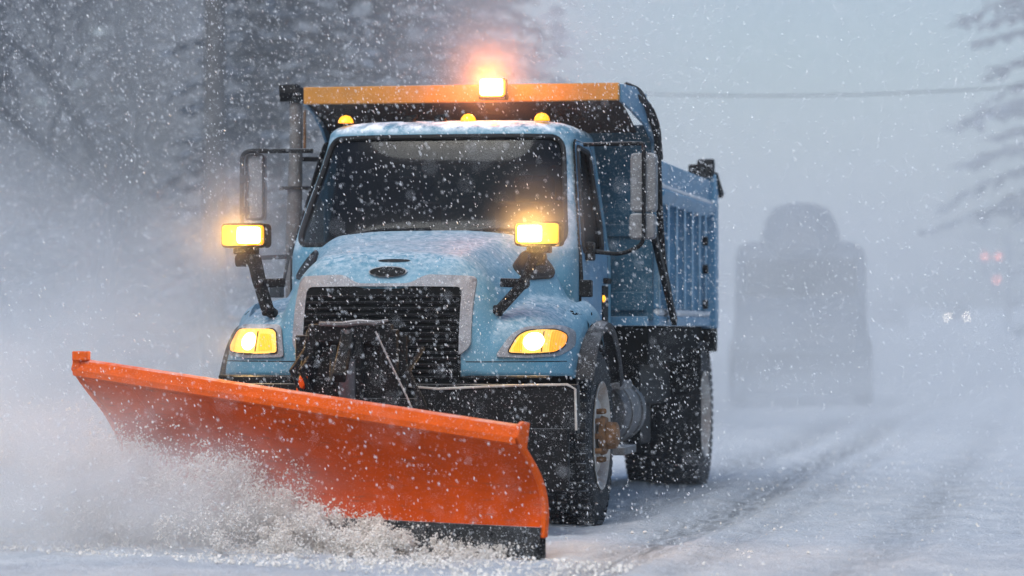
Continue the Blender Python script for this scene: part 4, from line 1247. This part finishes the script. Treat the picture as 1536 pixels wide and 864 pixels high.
def spray():
    """clods and grains thrown up by the blade, in rolling puffs"""
    rnd = random.Random(31)
    vs = []; fs = []
    def grain(c, r):
        o = len(vs)
        q = [Vector((rnd.uniform(-1, 1), rnd.uniform(-1, 1), rnd.uniform(-1, 1))).normalized() for _ in range(3)]
        u = q[0]; w = u.orthogonal().normalized(); t = u.cross(w)
        rr = [r * rnd.uniform(.7, 1.2) for _ in range(6)]
        vs.extend([c + u * rr[0], c - u * rr[1], c + w * rr[2], c - w * rr[3], c + t * rr[4], c - t * rr[5]])
        for a in (0, 1):
            for b, d in ((2, 4), (4, 3), (3, 5), (5, 2)):
                fs.append((o + a, o + b, o + d) if a == 0 else (o + a, o + d, o + b))
    def height(s):
        return interp(s, [(.0, .03), (.15, .05), (.28, .13), (.42, .20), (.5, .27), (.56, .40), (.66, .50), (.8, .56), (.95, .60), (1.1, .62), (1.3, .6), (1.6, .5), (1.9, .35)])
    for i in range(620):
        s = rnd.uniform(.08, 1.75) if rnd.random() < .6 else rnd.uniform(.3, 1.1)
        H = height(s)
        fwd = abs(rnd.gauss(0, .28)) + .03
        # the wave stands highest against the blade and spills forward
        z = H * rnd.random() ** .8 * math.exp(-fwd * .9)
        base = BR.lerp(BL, s) + bn * fwd + bd * rnd.gauss(0, .05)
        c = base + Vector((0, 0, max(.0, z)))
        rad = rnd.uniform(.05, .13) * (1.1 if s > .5 else .7) * (.5 + H)
        dens = int(rnd.uniform(170, 330) * (1.0 if s < 1.15 else .6))
        for k in range(dens):
            d = Vector((rnd.gauss(0, 1), rnd.gauss(0, 1), rnd.gauss(0, 1))).normalized() * rad * rnd.random() ** .28
            p = c + d
            if p.z < .01: p.z = .01 + rnd.random() * .02
            # stay in front of the blade
            if 0 <= s <= 1.03:
                f = (p - BR).dot(bn); ss = max(0, min(1, (p - BR).dot(bd) / (BL - BR).length))
                t = min(1, max(0, (p.z - .115) / (ht(ss) - .115)))
                lim = -.055 * math.sin(math.pi * min(1, t * 1.15)) + lerp(.19, .34, ss) * t ** 2.6 + .03
                if f < lim: p += bn * (lim - f + rnd.random() * .02)
            grain(p, .0021 + .0062 * rnd.random() ** 5)
    # loose grains flying clear
    for i in range(9000):
        s = rnd.uniform(.0, 1.9); H = height(s) * 1.15 + .05
        p = BR.lerp(BL, s) + bn * abs(rnd.gauss(.15, .35)) + Vector((0, 0, H * rnd.random()))
        grain(p, .002 + .007 * rnd.random() ** 4)
    for i in range(4000):       # crumbs strewn on the road before the blade
        s = rnd.uniform(-.3, 1.6)
        p = BR.lerp(BL, s) + bn * rnd.uniform(.05, 1.2) + Vector((0, 0, .02))
        grain(p, .004 + .012 * rnd.random() ** 4)
    me = bpy.data.meshes.new("snow_spray"); me.from_pydata(vs, [], fs); me.materials.append(M['grain'])
    o = bpy.data.objects.new("snow_spray", me); COL.objects.link(o)
    tag(o, "wave of crumbling snow thrown up by the orange plow blade", "snow spray", kind='stuff')
spray()

def clods():
    rnd = random.Random(8); mb = MB()
    for i in range(2400):
        c, w, sg = rnd.choice(RUTS[1:5]); v = -4.5 + 22 * rnd.random() ** 1.6
        u = c + .10 * math.sin(v * .21) + rnd.choice((-1, 1)) * w * rnd.uniform(1.0, 2.4) + rnd.gauss(0, .08)
        if rnd.random() < .25: u = rnd.uniform(1.3, 4.2)
        r = .003 + .011 * rnd.random() ** 6
        p = L2W(u, v, .012 + r * .3); q = [rnd.uniform(.7, 1.3) * r for _ in range(6)]
        mb.add([p + Vector(a) * k for a, k in zip(((1, 0, 0), (-1, 0, 0), (0, 1, 0), (0, -1, 0), (0, 0, 1), (0, 0, -1)), q)],
               [(0, 2, 4), (2, 1, 4), (1, 3, 4), (3, 0, 4), (2, 0, 5), (1, 2, 5), (3, 1, 5), (0, 3, 5)])
    o = mb.build("snow_crumbs", M['grain'], recalc=False)
    tag(o, "crumbs of snow strewn along the tyre ruts of the road", "snow crumbs", kind='stuff')
clods()

# ------------------------------------------------------------------ drifting snow dust and haze
def puff(name, loc, scale, dens, label, noise=1.6, contrast=(.35, .65), edge=1.0, col=(.99, .99, .995)):
    m, n, l = new_mat("snow_dust")
    n.remove(bsdf_of(n))
    pv = n.new("ShaderNodeVolumePrincipled"); pv.inputs["Color"].default_value = (*col, 1); pv.inputs["Anisotropy"].default_value = 0.15
    tc = n.new("ShaderNodeTexCoord")
    ln = n.new("ShaderNodeVectorMath"); ln.operation = 'LENGTH'
    l.new(tc.outputs["Object"], ln.inputs[0])
    fall = n.new("ShaderNodeMapRange"); fall.interpolation_type = 'SMOOTHSTEP'
    fall.inputs["From Min"].default_value = 1.0; fall.inputs["From Max"].default_value = 1.0 - edge
    fall.inputs["To Min"].default_value = 0.0; fall.inputs["To Max"].default_value = 1.0
    l.new(ln.outputs["Value"], fall.inputs["Value"])
    nz = n.new("ShaderNodeTexNoise"); nz.inputs["Scale"].default_value = noise; nz.inputs["Detail"].default_value = 3
    mp = n.new("ShaderNodeMapping"); mp.inputs["Location"].default_value = (loc[0] * 1.7, loc[1], loc[2])
    l.new(tc.outputs["Object"], mp.inputs["Vector"]); l.new(mp.outputs[0], nz.inputs["Vector"])
    mr = n.new("ShaderNodeMapRange"); mr.inputs["From Min"].default_value = contrast[0]; mr.inputs["From Max"].default_value = contrast[1]
    mr.inputs["To Min"].default_value = .15; mr.inputs["To Max"].default_value = 1.0
    l.new(nz.outputs["Fac"], mr.inputs["Value"])
    mu = n.new("ShaderNodeMath"); mu.operation = 'MULTIPLY'; l.new(fall.outputs[0], mu.inputs[0]); l.new(mr.outputs[0], mu.inputs[1])
    m2 = n.new("ShaderNodeMath"); m2.operation = 'MULTIPLY'; m2.inputs[1].default_value = dens; l.new(mu.outputs[0], m2.inputs[0])
    l.new(m2.outputs[0], pv.inputs["Density"])
    l.new(pv.outputs[0], n["Material Output"].inputs["Volume"])
    bm = bmesh.new(); bmesh.ops.create_icosphere(bm, subdivisions=3, radius=1.0)
    me = bpy.data.meshes.new(name); bm.to_mesh(me); bm.free(); me.materials.append(m)
    o = bpy.data.objects.new(name, me); COL.objects.link(o); o.location = loc; o.scale = scale
    tag(o, label, "snow cloud", kind='stuff')
    return o
puff("snow_cloud", (4.4, 35, 1.8), (9.5, 9, 6.0), .14, "blown snow hanging behind the plow truck and hiding the truck that follows")
puff("snow_cloud", (-5.0, 29, .3), (7.5, 7, 2.4), .24, "blown snow drifting low on the far left of the road")
puff("snow_cloud", (-3.5, 17.9, .55), (2.8, 2.0, 2.0), 1.9, "snow dust billowing off the left end of the orange blade", 2.0)
puff("snow_cloud", (-2.2, 15.45, .25), (1.25, .9, .75), 3.2, "fine snow mist curling low in front of the orange blade", 3.2, (.42, .62))
puff("snow_cloud", tuple(L2W(.35, 1.5, 3.1)), (2.0, 1.3, 1.15), .26, "snow mist glowing orange around the amber beacon", 1.0, (.2, .6))
puff("snow_cloud", tuple(L2W(-1.0, -.62, 1.68)), (.62, .5, .62), 1.8, "snow mist glowing amber around the lamp beside the passenger mirror", 1.5)
puff("snow_cloud", tuple(L2W(.86, -.80, 1.70)), (.42, .32, .42), 1.0, "snow mist glowing amber around the lamp in front of the windshield", 1.5)
puff("snow_cloud", tuple(L2W(bx, by - .10, bz + .10)), (.50, .36, .42), .75, "snow mist lit orange close round the glowing beacon lens", 1.5, (.3, .6))
puff("snow_cloud", (-1.45, 15.15, .2), (.95, .75, .52), 1.2, "thin powder smoking off the curling snow at the middle of the blade", 3.2, (.42, .62))
puff("snow_cloud", (-3.5, 15.6, .45), (1.7, 1.1, 1.0), 1.6, "white snow powder pouring off the far left beyond the blade end", 2.2)
puff("snow_cloud", (9, 75, 1.0), (17, 26, 4.5), .06, "white blur of drifting snow over the far end of the road", 3.0)
puff("snow_cloud", (3.6, 37, .3), (4.0, 5, 1.2), .36, "snow swirling low over the road in front of the following truck", 2.0)
puff("snow_cloud", (4.4, 42.6, 1.6), (2.9, 2.0, 2.4), .26, "snow swirling round the cab of the following truck", 1.6, (.42, .60))
puff("snow_cloud", (6.6, 25, .2), (4.8, 11, 1.8), .40, "ground drift of fine snow over the road right of the truck")
puff("snow_cloud", tuple(L2W(1.2, 4.8, .3)), (1.1, 2.2, .9), .22, "snow dust whirling round the rear wheels of the plow truck", 2.0)
puff("snow_cloud", (1, 58, 5), (34, 22, 13), .086, "wide veil of snowfall in front of the distant trees", 3.0)

hz = MB(); hz.box((0, 190, 11.0), (920, 640, 30))
o = hz.build("haze", new_mat("haze_air")[0], smooth=False)
n = o.data.materials[0].node_tree.nodes; l = o.data.materials[0].node_tree.links
n.remove(bsdf_of(n))
pv = n.new("ShaderNodeVolumePrincipled"); pv.inputs["Color"].default_value = (.90, .93, .97, 1); pv.inputs["Density"].default_value = .0008
l.new(pv.outputs[0], n["Material Output"].inputs["Volume"])
tag(o, "thin grey air full of falling snow", "haze", kind='stuff')
